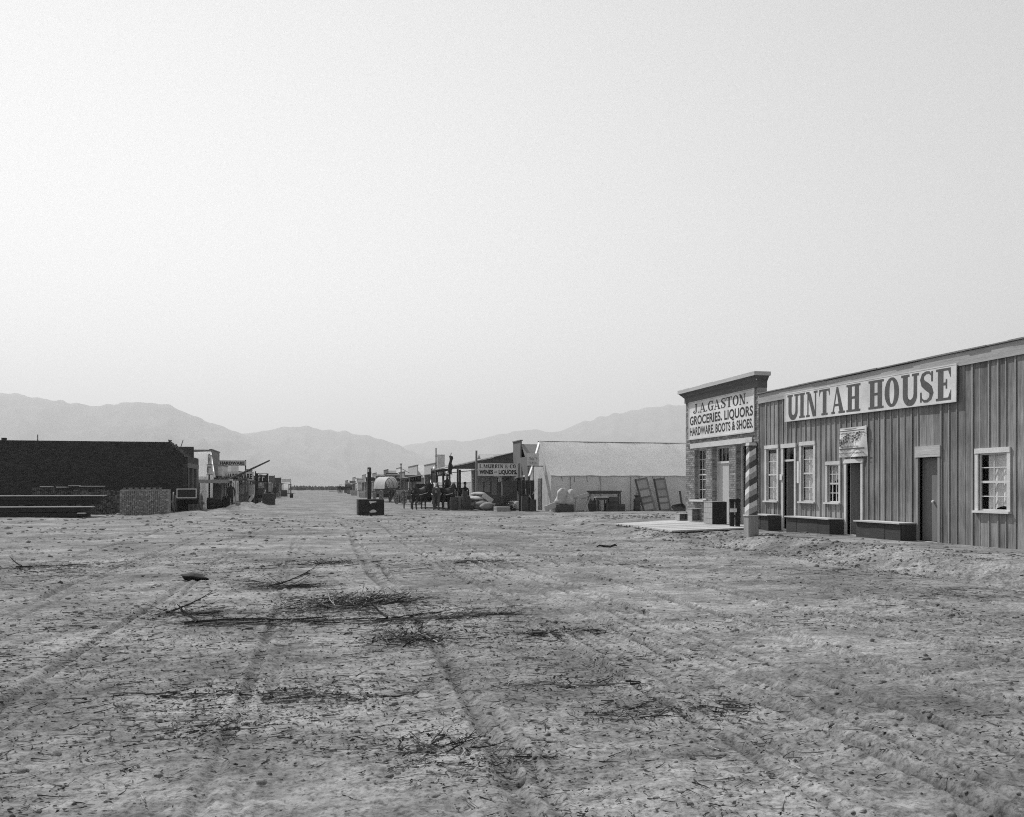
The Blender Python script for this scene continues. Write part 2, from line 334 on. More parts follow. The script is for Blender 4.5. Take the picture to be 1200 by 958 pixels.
def cells(a0, a1, z0, z1, ops):                   # the solid rectangles of a wall with openings (a0,a1,z0,z1)
    cut = sorted({a0, a1, *[min(max(v, a0), a1) for o in ops for v in o[:2]]}); out = []
    for a, b in zip(cut[:-1], cut[1:]):
        if b - a < 1e-4: continue
        mid = (a + b) / 2; seg = [(z0, z1)]
        for o in ops:
            if o[0] < mid < o[1]:
                ns = []
                for p, q in seg:
                    if o[2] > p: ns.append((p, min(q, o[2])))
                    if o[3] < q: ns.append((max(p, o[3]), q))
                seg = [(p, q) for p, q in ns if q - p > 1e-3]
        out += [(a, b, p, q) for p, q in seg]
    return out
def brick_face(mb, o, u, nrm, a0, a1, z0, z1, ops, bl=.21, bh=.072, jt=.011, proud=.012, top=None, jit=.004):
    o, u, nrm = Vector(o), Vector(u), Vector(nrm); z = z0; row = 0; up = Vector((0, 0, 1))
    while z + bh * .6 < z1:
        h = min(bh, z1 - z); a = a0 - (row % 2) * bl / 2
        while a < a1:
            p, q = max(a, a0), min(a + bl - jt, a1); a += bl
            if q - p < .03: continue
            if top is not None and z + h > top((p + q) / 2): continue
            segs = [(p, q)]
            for (s0, s1, t0, t1) in ops:
                if t0 - .01 < z + h / 2 < t1 + .01:
                    ns = []
                    for (x, y) in segs:
                        if s1 <= x or s0 >= y: ns.append((x, y)); continue
                        if s0 > x: ns.append((x, s0))
                        if s1 < y: ns.append((s1, y))
                    segs = ns
            for (x, y) in segs:
                if y - x < .03: continue
                t = proud + random.uniform(-jit, jit); c = .003
                A = o + u * x + up * z; B = o + u * y + up * z; h_ = up * (h - jt)
                fr = [A + nrm * t + u * c + up * c, B + nrm * t - u * c + up * c, B + nrm * t - u * c + h_ - up * c, A + nrm * t + u * c + h_ - up * c]
                bk = [A - nrm * .02, B - nrm * .02, B - nrm * .02 + h_, A - nrm * .02 + h_]
                mb.add(fr + bk, [(0, 1, 2, 3), (0, 4, 5, 1), (1, 5, 6, 2), (2, 6, 7, 3), (3, 7, 4, 0)])
        z += bh; row += 1
    return mb

# ------------------------------------------------------------------ lettering
def strip(pts, wd):
    L, Rr = [], []
    for i, p in enumerate(pts):
        a = pts[max(i - 1, 0)]; b = pts[min(i + 1, len(pts) - 1)]; dx, dy = b[0] - a[0], b[1] - a[1]; n = math.hypot(dx, dy) or 1
        h = wd[i] / 2; L.append((p[0] - dy / n * h, p[1] + dx / n * h)); Rr.append((p[0] + dy / n * h, p[1] - dx / n * h))
    return [[L[i], L[i + 1], Rr[i + 1], Rr[i]] for i in range(len(pts) - 1)]
def rect(x0, y0, x1, y1): return [(x0, y0), (x1, y0), (x1, y1), (x0, y1)]
def arc(cx, cy, rx, ry, a0, a1, T, t, n=14):      # an arc heavier on its upright sides
    pts, wd = [], []
    for i in range(n + 1):
        a = R(a0 + (a1 - a0) * i / n); pts.append((cx + rx * math.cos(a), cy + ry * math.sin(a))); wd.append(t + (T - t) * abs(math.cos(a)) ** 1.5)
    return strip(pts, wd)
def serif_glyph(ch, T=.22, t=.07, s=.075):
    e = .09; w_ = .62; P = []
    def foot(x, y0, wd=T): P.append(rect(x - e, y0, x + wd + e, y0 + s))
    if ch in ' ': return [], .34
    if ch == '.': return [rect(.02, 0, .17, .15)], .22
    if ch == ',': return [rect(.02, 0, .17, .15), [(.08, 0), (.17, 0), (.06, -.14), (.02, -.12)]], .22
    if ch == 'I': P += [rect(.1, s, .1 + T, 1 - s)]; foot(.1, 0); foot(.1, 1 - s); return P, T + .2
    if ch == 'U':
        P += [rect(.1, .3, .1 + T, 1 - s), rect(.66, .3, .66 + 2 * t, 1 - s)]; foot(.1, 1 - s); foot(.66, 1 - s, 2 * t)
        q = [(.1 + T / 2 + (.5 - .5 * math.cos(a)) * (.56 - T / 2 + t), .32 - .27 * math.sin(a)) for a in np.linspace(0, math.pi, 15)]; P += strip(q, [T * (1 - i / 14) + t * 2 * i / 14 for i in range(15)]); return P, .86
    if ch == 'N':
        P += [rect(.1, s, .1 + t, 1 - s), rect(.66, .02, .66 + t, 1 - s), [(.1, 1 - s), (.1 + T * .95, 1 - s), (.66 + t, 0), (.66 + t - T * .95, 0)]]
        foot(.1, 0, t); foot(.66, 1 - s, t); P.append(rect(.01, 1 - s, .1 + T * .6, 1)); return P, .86
    if ch == 'T':
        P += [rect(.28, s, .28 + T, 1 - s), rect(.02, 1 - s, .76, 1), [(.02, 1 - s), (.12, 1 - s), (.02, .72)], [(.76, 1 - s), (.66, 1 - s), (.76, .72)]]; foot(.28, 0); return P, .8
    if ch == 'A':
        P += [[(.08, s), (.08 + t, s), (.40, 1), (.34, 1)], [(.32, 1), (.44, 1), (.80, s), (.80 - T * 1.05, s)], rect(.2, .28, .6, .28 + t)]
        P += [rect(0, 0, .24, s), rect(.80 - T * 1.05 - .06, 0, .90, s)]; return P, .9
    if ch == 'H':
        P += [rect(.1, s, .1 + T, 1 - s), rect(.54, s, .54 + T, 1 - s), rect(.1 + T, .47, .54, .47 + t)]
        for x in (.1, .54): foot(x, 0); foot(x, 1 - s)
        return P, .86
    if ch == 'O': return arc(.39, .5, .39 - T / 2, .5 - t / 2, 90, 450, T, t * 1.1, 26), .80
    if ch == 'Q': return arc(.39, .5, .39 - T / 2, .5 - t / 2, 90, 450, T, t * 1.1, 26) + [[(.4, .2), (.55, .2), (.8, -.08), (.65, -.08)]], .82
    if ch == 'C':
        return arc(.42, .5, .42 - T / 2, .5 - t / 2, 50, 310, T, t * 1.1, 20) + [rect(.66, .68, .72, 1), rect(.66, .02, .72, .26)], .76
    if ch == 'G':
        return arc(.42, .5, .42 - T / 2, .5 - t / 2, 50, 300, T, t * 1.1, 20) + [rect(.66, .68, .72, 1), rect(.56, .03, .56 + T * .85, .42), rect(.46, .40, .84, .40 + s)], .86
    if ch == 'S':
        pts = [(.62, .72), (.60, .86), (.48, .955), (.34, .96), (.18, .90), (.13, .76), (.20, .62), (.36, .52), (.52, .42), (.60, .28), (.54, .12), (.40, .045), (.24, .045), (.11, .14), (.08, .30)]
        wd = [.05, .06, .08, .09, .13, .18, T * .95, T * 1.05, T, .19, .13, .09, .08, .06, .05]
        return strip(pts, wd) + [rect(.585, .66, .655, .98), rect(.05, .02, .115, .34)], .72
    if ch == 'E':
        P += [rect(.1, s, .1 + T, 1 - s), rect(.01, 1 - s, .68, 1), rect(.01, 0, .70, s), rect(.1 + T, .47, .50, .47 + t), rect(.46, .36, .52, .65),
              [(.68, 1 - s), (.68, .70), (.57, 1 - s)], [(.70, s), (.70, .32), (.58, s)]]; return P, .76
    if ch == 'L': P += [rect(.1, s, .1 + T, 1 - s), rect(.01, 0, .68, s), [(.68, s), (.68, .34), (.55, s)]]; foot(.1, 1 - s); return P, .72
    if ch == 'J': P += [rect(.30, .25, .30 + T, 1 - s)] + arc(.19, .24, .22, .21, 190, 360, T * .8, t); foot(.30, 1 - s); P.append(rect(0, .18, .14, .32)); return P, .66
    if ch in 'MW':
        P += [rect(.1, s, .1 + t, 1 - s), rect(.80, s, .80 + T, 1 - s), [(.1, 1), (.1 + T, 1), (.56, .05), (.46, .05)], [(.80, 1), (.86, 1), (.56, .05), (.50, .05)]]; foot(.1, 0, t); foot(.80, 0); return P, 1.12
    if ch in 'RBKPD':
        P += [rect(.1, s, .1 + T, 1 - s)]; foot(.1, 0); P.append(rect(.01, 1 - s, .4, 1)); P += arc(.36, .74, .26, .225, 90, -90, T, t, 12)
        if ch == 'R': P += [rect(.1 + T, .48, .4, .48 + t), [(.38, .5), (.54, .5), (.80, 0), (.60, 0)]]
        if ch == 'B': P += arc(.36, .27, .30, .235, 90, -90, T, t, 12) + [rect(.1 + T, .48, .4, .48 + t), rect(.1, 0, .4, s)]
        return P, .80
    if ch == '&':
        return arc(.36, .75, .18, .2, -60, 250, .11, .06, 14) + arc(.34, .27, .27, .24, 110, 400, .16, .07, 16) + [[(.22, .66), (.36, .66), (.80, 0), (.60, 0)]], .82
    return [rect(.1, 0, .1 + T, 1)], .5
def lettering(name, m, parent, text, o, u, v, nrm, width, hgt, font='serif', T=.22, t=.07, lift=.003, bold=.02, gap=.05):
    o, u, v, nrm = Vector(o), Vector(u), Vector(v), Vector(nrm); mb = MB()
    if text == '~':                                # worn lettering nobody can read: short uneven strokes
        r = random.Random(int(abs(o.x * 91 + o.z * 57)) + 1); x = 0
        while x < width - hgt * .4:
            a = r.uniform(.25, .6) * hgt; k = r.random()
            mb.prism(rect(x, 0, x + a * .35, hgt), o, u, v, nrm, lift)
            if k < .7: mb.prism(rect(x + a * .35, hgt * (.8 if k < .35 else 0), x + a, hgt * (1 if k < .35 else .22)), o, u, v, nrm, lift)
            if k > .45: mb.prism(rect(x + a * .7, hgt * .25, x + a, hgt * .75), o, u, v, nrm, lift)
            x += a + hgt * r.uniform(.18, .4)
    elif font == 'serif':
        x = 0; pl = []
        for ch in text:
            P, adv = serif_glyph(ch, T, t)
            for k, poly in enumerate(P): pl.append(([(p[0] + x, p[1]) for p in poly], k))
            x += adv + gap
        k = width / (x - gap)
        for poly, i in pl:
            mb.prism([(p[0] * k, p[1] * hgt) for p in poly], o, u, v, nrm, lift + .0004 * (i % 9))
        # prisms wind either way: face normals do not matter to a matt paint
    else:
        cu = bpy.data.curves.new('text', 'FONT'); cu.body = text; cu.offset = bold; cu.space_character = 1.05
        ob = bpy.data.objects.new('text', cu); me = bpy.data.meshes.new_from_object(ob)
        co = np.array([q.co[:] for q in me.vertices]); mn, mx = co.min(0), co.max(0)
        vs = [o + u * float((q[0] - mn[0]) / (mx[0] - mn[0]) * width) + v * float(q[1] / mx[1] * hgt) + nrm * lift for q in co]
        mb.add(vs, [tuple(p.vertices) for p in me.polygons]); bpy.data.objects.remove(ob); bpy.data.curves.remove(cu); bpy.data.meshes.remove(me)
    return mb.build(name, m, parent)
UX, UY, UZ = Vector((1, 0, 0)), Vector((0, 1, 0)), Vector((0, 0, 1))

# ------------------------------------------------------------------ the ground: one sheet out to the horizon
def build_ground():
    ang = np.concatenate([np.linspace(-math.pi, -.72, 40)[:-1], np.linspace(-.72, .72, 1030), np.linspace(.72, math.pi, 40)[1:-1]])
    rr = [.004, .3, .6, .9, 1.2]
    while rr[-1] < 75: rr.append(rr[-1] * 1.0068)
    while rr[-1] < 15000: rr.append(rr[-1] * 1.13)
    rr = np.array(rr); A, Q = np.meshgrid(ang + YAW, rr)          # bearing clockwise from +Y
    X = Q * np.sin(A); Y = Q * np.cos(A); Z = height(X, Y)
    n, k = A.shape; V = np.stack([X, Y, Z], -1).reshape(-1, 3)
    i = np.arange(n - 1)[:, None] * k; j = np.arange(k)[None, :]; j2 = (j + 1) % k
    F = np.stack([i + j, i + j2, i + k + j2, i + k + j], -1).reshape(-1, 4)[:, ::-1]
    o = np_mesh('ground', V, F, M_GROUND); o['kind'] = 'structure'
    a = o.data.attributes.new('rut_shade', 'FLOAT', 'POINT'); a.data.foreach_set('value', rut_shade(V[:, 0], V[:, 1]).astype(np.float32))
build_ground()

# ------------------------------------------------------------------ mountains
def ridge(name, prof, D, front, back, seed, rough):
    px = np.linspace(prof[0][0], prof[-1][0], 520); yy = np.interp(px, [p[0] for p in prof], [p[1] for p in prof])
    k = np.hanning(9); k /= k.sum(); yy = np.convolve(np.pad(yy, 4, mode='edge'), k, 'valid')
    H = np.maximum((571 - yy) / 1000 * D, 0)
    t = np.linspace(-1, 1, 60)[:, None]; u = (px - 600) / 1000
    d = np.where(t < 0, D + t * front, D + t * back)
    X = d * (SA + u * CA); Y = d * (CA - u * SA)
    a = 1 - np.abs(t); base = a ** 1.25
    spur = np.abs(vnoise(X / 420, Y / 900, seed)) * .55 + np.abs(vnoise(X / 160, Y / 380, seed + 1)) * .25 + .12 * vnoise(X / 60, Y / 90, seed + 2)
    Z = H * (base - rough * spur * a * (1 - a) * 2.6) + H * .018 * vnoise(px / 9., px * 0 + seed, seed + 4) * a - 6 * (np.abs(t) > .98)
    V = np.stack([X, Y, Z], -1).reshape(-1, 3); n, m = X.shape
    i = np.arange(n - 1)[:, None] * m; j = np.arange(m - 1)[None, :]
    F = np.stack([i + j, i + j + 1, i + m + j + 1, i + m + j], -1).reshape(-1, 4)
    o = np_mesh(name, V, F, M_MOUNT); o['kind'] = 'structure'
ridge('mountain_range_near', [(-700, 560), (-500, 500), (-300, 468), (-150, 462), (-50, 456), (20, 458), (60, 466), (105, 472), (150, 470), (200, 473), (235, 489), (270, 502), (300, 514), (350, 532), (400, 552), (450, 568), (480, 571)], 6300, 2300, 2200, 31, .8)
ridge('mountain_range_middle', [(120, 571), (180, 545), (240, 520), (280, 508), (300, 506), (325, 499), (355, 497), (380, 502), (405, 504), (425, 508), (445, 513), (470, 522), (500, 536), (540, 552), (600, 571)], 7400, 2300, 2200, 57, .8)
ridge('mountain_range_far', [(380, 571), (420, 545), (450, 528), (475, 521), (500, 517), (525, 514), (548, 516), (575, 509), (600, 505), (625, 502), (645, 505), (660, 502), (690, 490), (725, 482), (760, 475), (803, 470), (860, 462), (950, 470), (1050, 452), (1150, 470), (1300, 455), (1500, 500), (1700, 560), (1760, 571)], 9200, 2600, 2500, 83, .8)

def far_brush():                                  # a low line of scrub where the street runs out
    V, F = [], []
    r = np.random.default_rng(5)
    for k in range(900):
        px = r.uniform(340, 420); d = r.uniform(380, 900); x, y = W(px, d); s = r.uniform(.5, 1.6) * (1 + .5 * (d > 600)); o = len(V)
        for q in range(5):
            a = q * 1.2566 + r.uniform(-.2, .2); V.append((x + s * math.cos(a) * r.uniform(.6, 1.2), y + s * math.sin(a), r.uniform(-.1, .2)))
        V.append((x, y, s * r.uniform(.7, 1.3)))
        for q in range(5): F.append((o + q, o + (q + 1) % 5, o + 5))
    m = MB(); m.v = V; m.f = F; o = m.build('sagebrush_scrub', M_TWIG); o['kind'] = 'stuff'; o['label'] = 'low dark scrub on the plain where the street ends'; o['category'] = 'scrub'
far_brush()

# ------------------------------------------------------------------ openings: windows and doors set in a wall that faces -X or +X
M_BLIND = mat('grey_window_blind', .78, .2, 4, 'z', .1, .95, .05, 20)
def window_x(parent, X, face, y0, y1, z0, z1, cols, rows, trim=.09, proud=.03, mid=True, sill=True, curtain=None, tm=None, cm=None):
    """frame round the opening (y0..y1, z0..z1) of a wall at X whose outside looks along face (-1 or +1)"""
    tm = tm or M_TRIM; f = face; mb = MB(); a, b = X + f * .001, X + f * proud
    def bx(m_, xa, xb, *r): m_.box(min(xa, xb), r[0], r[1], max(xa, xb), r[2], r[3])
    bx(mb, a, b, y0 - trim, z0, y0, z1); bx(mb, a, b, y1, z0, y1 + trim, z1); bx(mb, a, b + f * .012, y0 - trim, z1, y1 + trim, z1 + trim * 1.25)
    s0, s1 = X - f * .06, X - f * .025
    e = .035
    bx(mb, s0, s1, y0, z0, y0 + e, z1); bx(mb, s0, s1, y1 - e, z0, y1, z1); bx(mb, s0, s1, y0 + e, z0, y1 - e, z0 + e); bx(mb, s0, s1, y0 + e, z1 - e, y1 - e, z1)
    win = mb.build('window', tm, parent)
    if mid:
        zm = (z0 + z1) / 2; piece('meeting_rail', tm, min(s0, s1) - .005, y0 + e, zm - .025, max(s0, s1) + .005, y1 - e, zm + .025, win)
    for i in range(1, cols):
        y = y0 + (y1 - y0) * i / cols; piece('glazing_bar', tm, min(s0, s1) + .004, y - .011, z0 + e, max(s0, s1) - .004, y + .011, z1 - e, win)
    for i in range(1, rows):
        z = z0 + (z1 - z0) * i / rows
        if mid and abs(z - (z0 + z1) / 2) < .05: continue
        piece('glazing_bar', tm, min(s0, s1) + .006, y0 + e, z - .011, max(s0, s1) - .006, y1 - e, z + .011, win)
    piece('pane', M_GLASS, X - f * .047, y0 + .01, z0 + .01, X - f * .043, y1 - .01, z1 - .01, win)
    if sill: piece('sill', tm, min(X + f * .002, X + f * (proud + .06)), y0 - trim - .02, z0 - .05, max(X + f * .002, X + f * (proud + .06)), y1 + trim + .02, z0 - .002, win)
    if curtain:
        c = MB(); n = 16; ya, yb, za, zb = curtain
        for i in range(n + 1):
            t = i / n; y = ya + (yb - ya) * t; x = X - f * (.11 + .02 * math.sin(t * 19)); c.v += [(x, y, za + .06 * math.sin(t * 5)), (x, y, zb)]
        c.f = [(2 * i, 2 * i + 2, 2 * i + 3, 2 * i + 1) for i in range(n)]; c.build('curtain', cm or M_CURT, win)
    return win

# ------------------------------------------------------------------ the long board and batten hotel
HX = 14.3
def hotel():
    Y0, Y1 = 10.2, 25.62; TOP = 4.56; base = .12; X = HX
    t = thing('hotel_building', 'long weathered board and batten hotel front with benches, doors and windows along it', 'building', (0, 0, 0))
    def fy(px): return on_x(px, X)[0]
    def op(pl, pr, yt, yb, zb=None):
        ya, yb_ = fy(pr), fy(pl); d = on_x((pl + pr) / 2, X)[1]; return [ya, yb_, zat(yb, d) if zb is None else zb, zat(yt, d)]
    def fb_(px): return on_x(px, X - .46)[0]
    w1 = op(898.5, 911, 526, 587); w2 = op(939.5, 954, 522, 588); w3 = op(970, 983.5, 545, 589); w4 = op(1147, 1181, 531, 599)
    d1 = op(918.5, 931.5, 525, 0, .2); d2 = op(992.5, 1009.5, 543, 0, .2); d3 = op(1077, 1100, 536, 0, .2)
    ops = [w1, w2, w3, w4, d1, d2, d3]
    FB = TOP - .31
    wall = MB()
    for (a, b, p, q) in cells(Y0, Y1, base - .2, TOP - .02, ops): wall.box(X + .028, a, p, X + .10, b, q)
    wl = wall.build('wall', M_DARK, t)
    # boards and battens, one by one
    edges = [Y0]; r = random.Random(3)
    while edges[-1] < Y1 - .12: edges.append(min(Y1, edges[-1] + r.uniform(.215, .27)))
    edges[-1] = Y1
    for a, b in zip(edges[:-1], edges[1:]):
        pr = r.uniform(0, .007); lo = base - .06 + r.uniform(-.03, .02)
        for (p, q, z0, z1) in cells(a + .004, b - .004, lo, FB - .004, ops):
            piece('board', M_BOARD, X + .001 - pr, p, z0, X + .025, q, z1, wl)
    for y in edges[1:-1]:
        if r.random() < .06: continue
        hw = r.uniform(.013, .021)
        o2 = [(o[0] - .10, o[1] + .10, o[2] - .06, o[3] + .12) for o in ops]
        for (p, q, z0, z1) in cells(y - hw, y + hw, base - .04, FB - .004, o2):
            if q - p > .015: piece('batten', M_BATTEN, X - .024, p, z0, X - .008, q, z1, wl)
    # fascia of plain boards under the roof edge, in four lengths
    cuts = [Y0, 13.6, 17.9, 21.8, Y1 + .05]
    for i, (a, b) in enumerate(zip(cuts[:-1], cuts[1:])):
        piece('fascia_board', M_FASCIA, X - .05 - .004 * (i % 2), a + .002, FB, X - .003, b - .002, TOP - .02 + .012 * (i % 2), t)
    mb = MB(); r2 = random.Random(5); pts = np.linspace(Y0, Y1 + .06, 26)
    for a, b in zip(pts[:-1], pts[1:]):
        h = r2.uniform(0, .012); mb.box(X - .09 - r2.uniform(0, .02), a, TOP + .002, X + .06, b, TOP + .028 + h)
    mb.build('roof_edge', M_SHINGLE, t)
    body = MB(); body.box(X + .10, Y1 - .06, base - .2, X + 12, Y1, 4.2); body.box(X + .10, Y0, base - .2, X + 12, Y0 + .06, 4.2); body.box(X + 11.94, Y0 + .06, base - .2, X + 12, Y1 - .06, 4.2)
    body.build('side_wall', M_GREYW, t)
    MB().box(X + .10, Y0, 4.2, X + 12, Y1, 4.3).build('roof', M_SHINGLE, t)
    MB().box(X + .1, Y0 + .06, .02, X + 11.9, Y1 - .06, .14).build('floor', M_DKWOOD, t)
    MB().box(X + 3.5, Y0 + .06, .14, X + 3.6, Y1 - .06, 4.2).build('partition', M_GREYW, t)
    y = lambda o, f: o[0] + (o[1] - o[0]) * f
    window_x(t, X, -1, *w1, 1, 4, curtain=(w1[0], w1[1], w1[2], w1[3] - .15), cm=M_BLIND); window_x(t, X, -1, *w2, 1, 4, curtain=(w2[0], w2[1], w2[2], w2[3] - .12), cm=M_BLIND)
    window_x(t, X, -1, *w3, 3, 4, trim=.08, curtain=(w3[0], w3[1], y(w3, 0) * 0 + w3[2] + .6, w3[3]), cm=M_BLIND); window_x(t, X, -1, *w4, 2, 4, curtain=(y(w4, .0), y(w4, .8), w4[2] + .05, w4[3]), cm=mat('white_curtain_reflection', .8, .08, 5, None, .1, .95, .02, 25))  # right window's curtain widened and whitened to paint in its pale reflection
    def door(o, trim, transom, hd, opened, mt, leaf=M_DOORWOOD):
        f = MB(); f.box(X - .035, o[0] - trim, o[2] - .05, X - .001, o[0], o[3]); f.box(X - .035, o[1], o[2] - .05, X - .001, o[1] + trim, o[3]); hm = MB().box(X - .05, o[0] - trim - .02, o[3] + .002, X - .001, o[1] + trim + .02, o[3] + hd)
        f.box(X + .026, o[0] - .02, o[2], X + .22, o[0], o[3]); f.box(X + .026, o[1], o[2], X + .22, o[1] + .02, o[3])
        fr = f.build('door_frame', mt, t); hm.build('header_board', mt if mt is M_TRIM else M_HEAD, fr); ztop = o[3]
        if transom:
            ztop = o[3] - transom; piece('transom_bar', mt, X + .02, o[0], ztop, X + .1, o[1], ztop + .06, fr)
            piece('transom_pane', M_GLASS, X + .05, o[0], ztop + .06, X + .055, o[1], o[3], fr); ztop -= .003
        if opened:                                # swung inwards on its far jamb
            ang = opened; wd = o[1] - o[0] - .03; q = MB(); q.box(0, -wd, 0, .045, 0, ztop - o[2] - .02)
            dl = q.build('door', leaf, t); dl.location = (X + .12, o[1] - .01, o[2] + .01); dl.rotation_euler = (0, 0, ang)
        else:
            q = MB(); q.box(X + .12, o[0] + .006, o[2] + .01, X + .16, o[1] - .006, ztop - .01); dl = q.build('door', leaf, t)
            for zz in (o[2] + .12, o[2] + 1.05):
                pass
            k = MB().lathe([(.01, 0), (.032, .01), (.03, .05), (.005, .06)], 8); kn = k.build('knob', M_PAPER, dl); kn.location = (X + .12, o[0] + .45 * (o[1] - o[0]) , 1.15); kn.rotation_euler = (0, R(-90), 0)
        piece('threshold', M_PINEY, X - .06, o[0], o[2] - .06, X + .2, o[1], o[2] - .002, t)
    door(d1, .09, .42, .13, R(62), M_TRIM, M_DOORWOOD); door(d2, .09, 0, .11, R(55), M_TRIM, M_DOORWOOD); door(d3, .075, 0, .27, 0, M_BATTEN)
    # notices beside the first door
    n1 = piece('notice', M_PAPER, X - .045, w2[1] + .095, 1.62, X - .034, w2[1] + .20, 2.28, t)
    n2 = piece('notice', M_PAPER, X - .07, d1[1] + .0, 1.72, X - .055, d1[1] + .13, 1.90, t)
    # benches
    def bench(pl, pr, label, top):
        a, b = fy(pr), fb_(pl)
        o = thing('wall_bench', label, 'bench', (0, 0, 0), 0, 'boxed benches along the hotel front')
        piece('seat', M_BENCHTOP, X - .52, a - .03, top - .035, X - .035, b + .03, top, o)
        n = max(2, round((b - a) / .62)); ys = np.linspace(a, b, n + 1)
        for i in range(n): piece('front_panel', M_BENCH, X - .46 - .006 * (i % 2), ys[i] + .006, .08, X - .43, ys[i + 1] - .006, top - .037, o)
        for yy in (a, b): piece('end_panel', M_BENCH, X - .425, yy - .02, .08, X - .04, yy + .02, top - .037, o)
    bench(882, 916, 'short boxed bench under the tall window beside the brick store', .63)
    bench(921.5, 989.5, 'long boxed bench beneath two windows between the two open doorways', .63)
    bench(1003, 1074.5, 'boxed bench between the open doorway and the closed plank door', .63)
    # banner
    sg = thing('hotel_sign', 'long white sign with big slate serif letters high on the board front', 'sign', (0, 0, 0))
    ya, yb = fy(1123.5), fy(923); zl = 3.96; zr = 3.88; hh = .41
    c = Vector((X - .06, yb, zl)); u = (Vector((X - .06, ya, zr)) - c); wd = u.length; u.normalize(); v = Vector((0, 0, 1)); v = (v - u * v.dot(u)).normalized(); n = Vector((-1, 0, 0))
    MB().prism(rect(0, -hh, wd, hh), c + n * .012, u, v, n, .012).build('sign_board', M_WHITE, sg)
    fb = MB(); 
    for q in (rect(0, hh, wd, hh + .03), rect(0, -hh - .03, wd, -hh), rect(-.03, -hh - .03, 0, hh + .03), rect(wd, -hh - .03, wd + .03, hh + .03)): fb.prism(q, c + n * .01, u, v, n, .02)
    fb.build('sign_edge', M_TRIM, sg)
    lettering('lettering', M_INKG, sg, 'UINTAH HOUSE', c + n * .025 - v * .37 + u * .12, u, v, n, wd - .22, .74, T=.25, t=.085, gap=.085)
    # barber's sheet
    bs = thing('barber_sign', 'small cloth sign with slanting letters above the open barber doorway', 'sign', (0, 0, 0))
    ya, yb = fy(1018), fy(987); za, zb = 2.32, 3.10; wd = yb - ya; mb = MB(); nx, nz = 14, 10
    def sag(i, j):
        s = i / nx; q = j / nz; return (X - .065 - .03 * math.sin(s * 9 + q * 2) * (.4 + q), yb - s * wd, za + (zb - za) * (1 - q) - (.05 * math.sin(math.pi * s) * (1 - q)) + .045 * s * (1 - q))
    mb.v = [sag(i, j) for j in range(nz + 1) for i in range(nx + 1)]; mb.f = [(j * (nx + 1) + i, j * (nx + 1) + i + 1, (j + 1) * (nx + 1) + i + 1, (j + 1) * (nx + 1) + i) for j in range(nz) for i in range(nx)]
    mb.build('sheet', M_PAPER, bs, True)
    o_ = Vector((X - .105, yb - .03, za)); u = Vector((0, -1, 0)); v = UZ; n = Vector((-1, 0, 0)); ub = Vector((0, -1, .33)).normalized()
    lettering('lettering', M_INK, bs, 'BARBER', o_ + v * .30, ub, v, n, .48, .20, 'sans', bold=.03); lettering('lettering', M_INK, bs, 'SHOP', o_ + v * .38 + u * .56, ub, v, n, .38, .20, 'sans', bold=.03)
    st = MB()
    for zz, h in ((.70, .025), (.20, .04)): st.prism(rect(0, zz, wd - .06, zz + h), o_, u, v, n, .003)
    for zz, h in ((.63, .035), (.09, .03)):
        for q in range(18): st.prism(rect(q * wd / 19, zz, q * wd / 19 + wd / 40, zz + h), o_, u, v, n, .003)
    st.build('border_lines', M_INKG, bs); lettering('lettering', M_INKG, bs, '~', o_ + v * .255 + u * .05, u, v, n, .8, .05)
    piece('batten', M_TRIM, X - .06, ya, zb - .01, X - .032, yb, zb + .03, bs)
hotel()

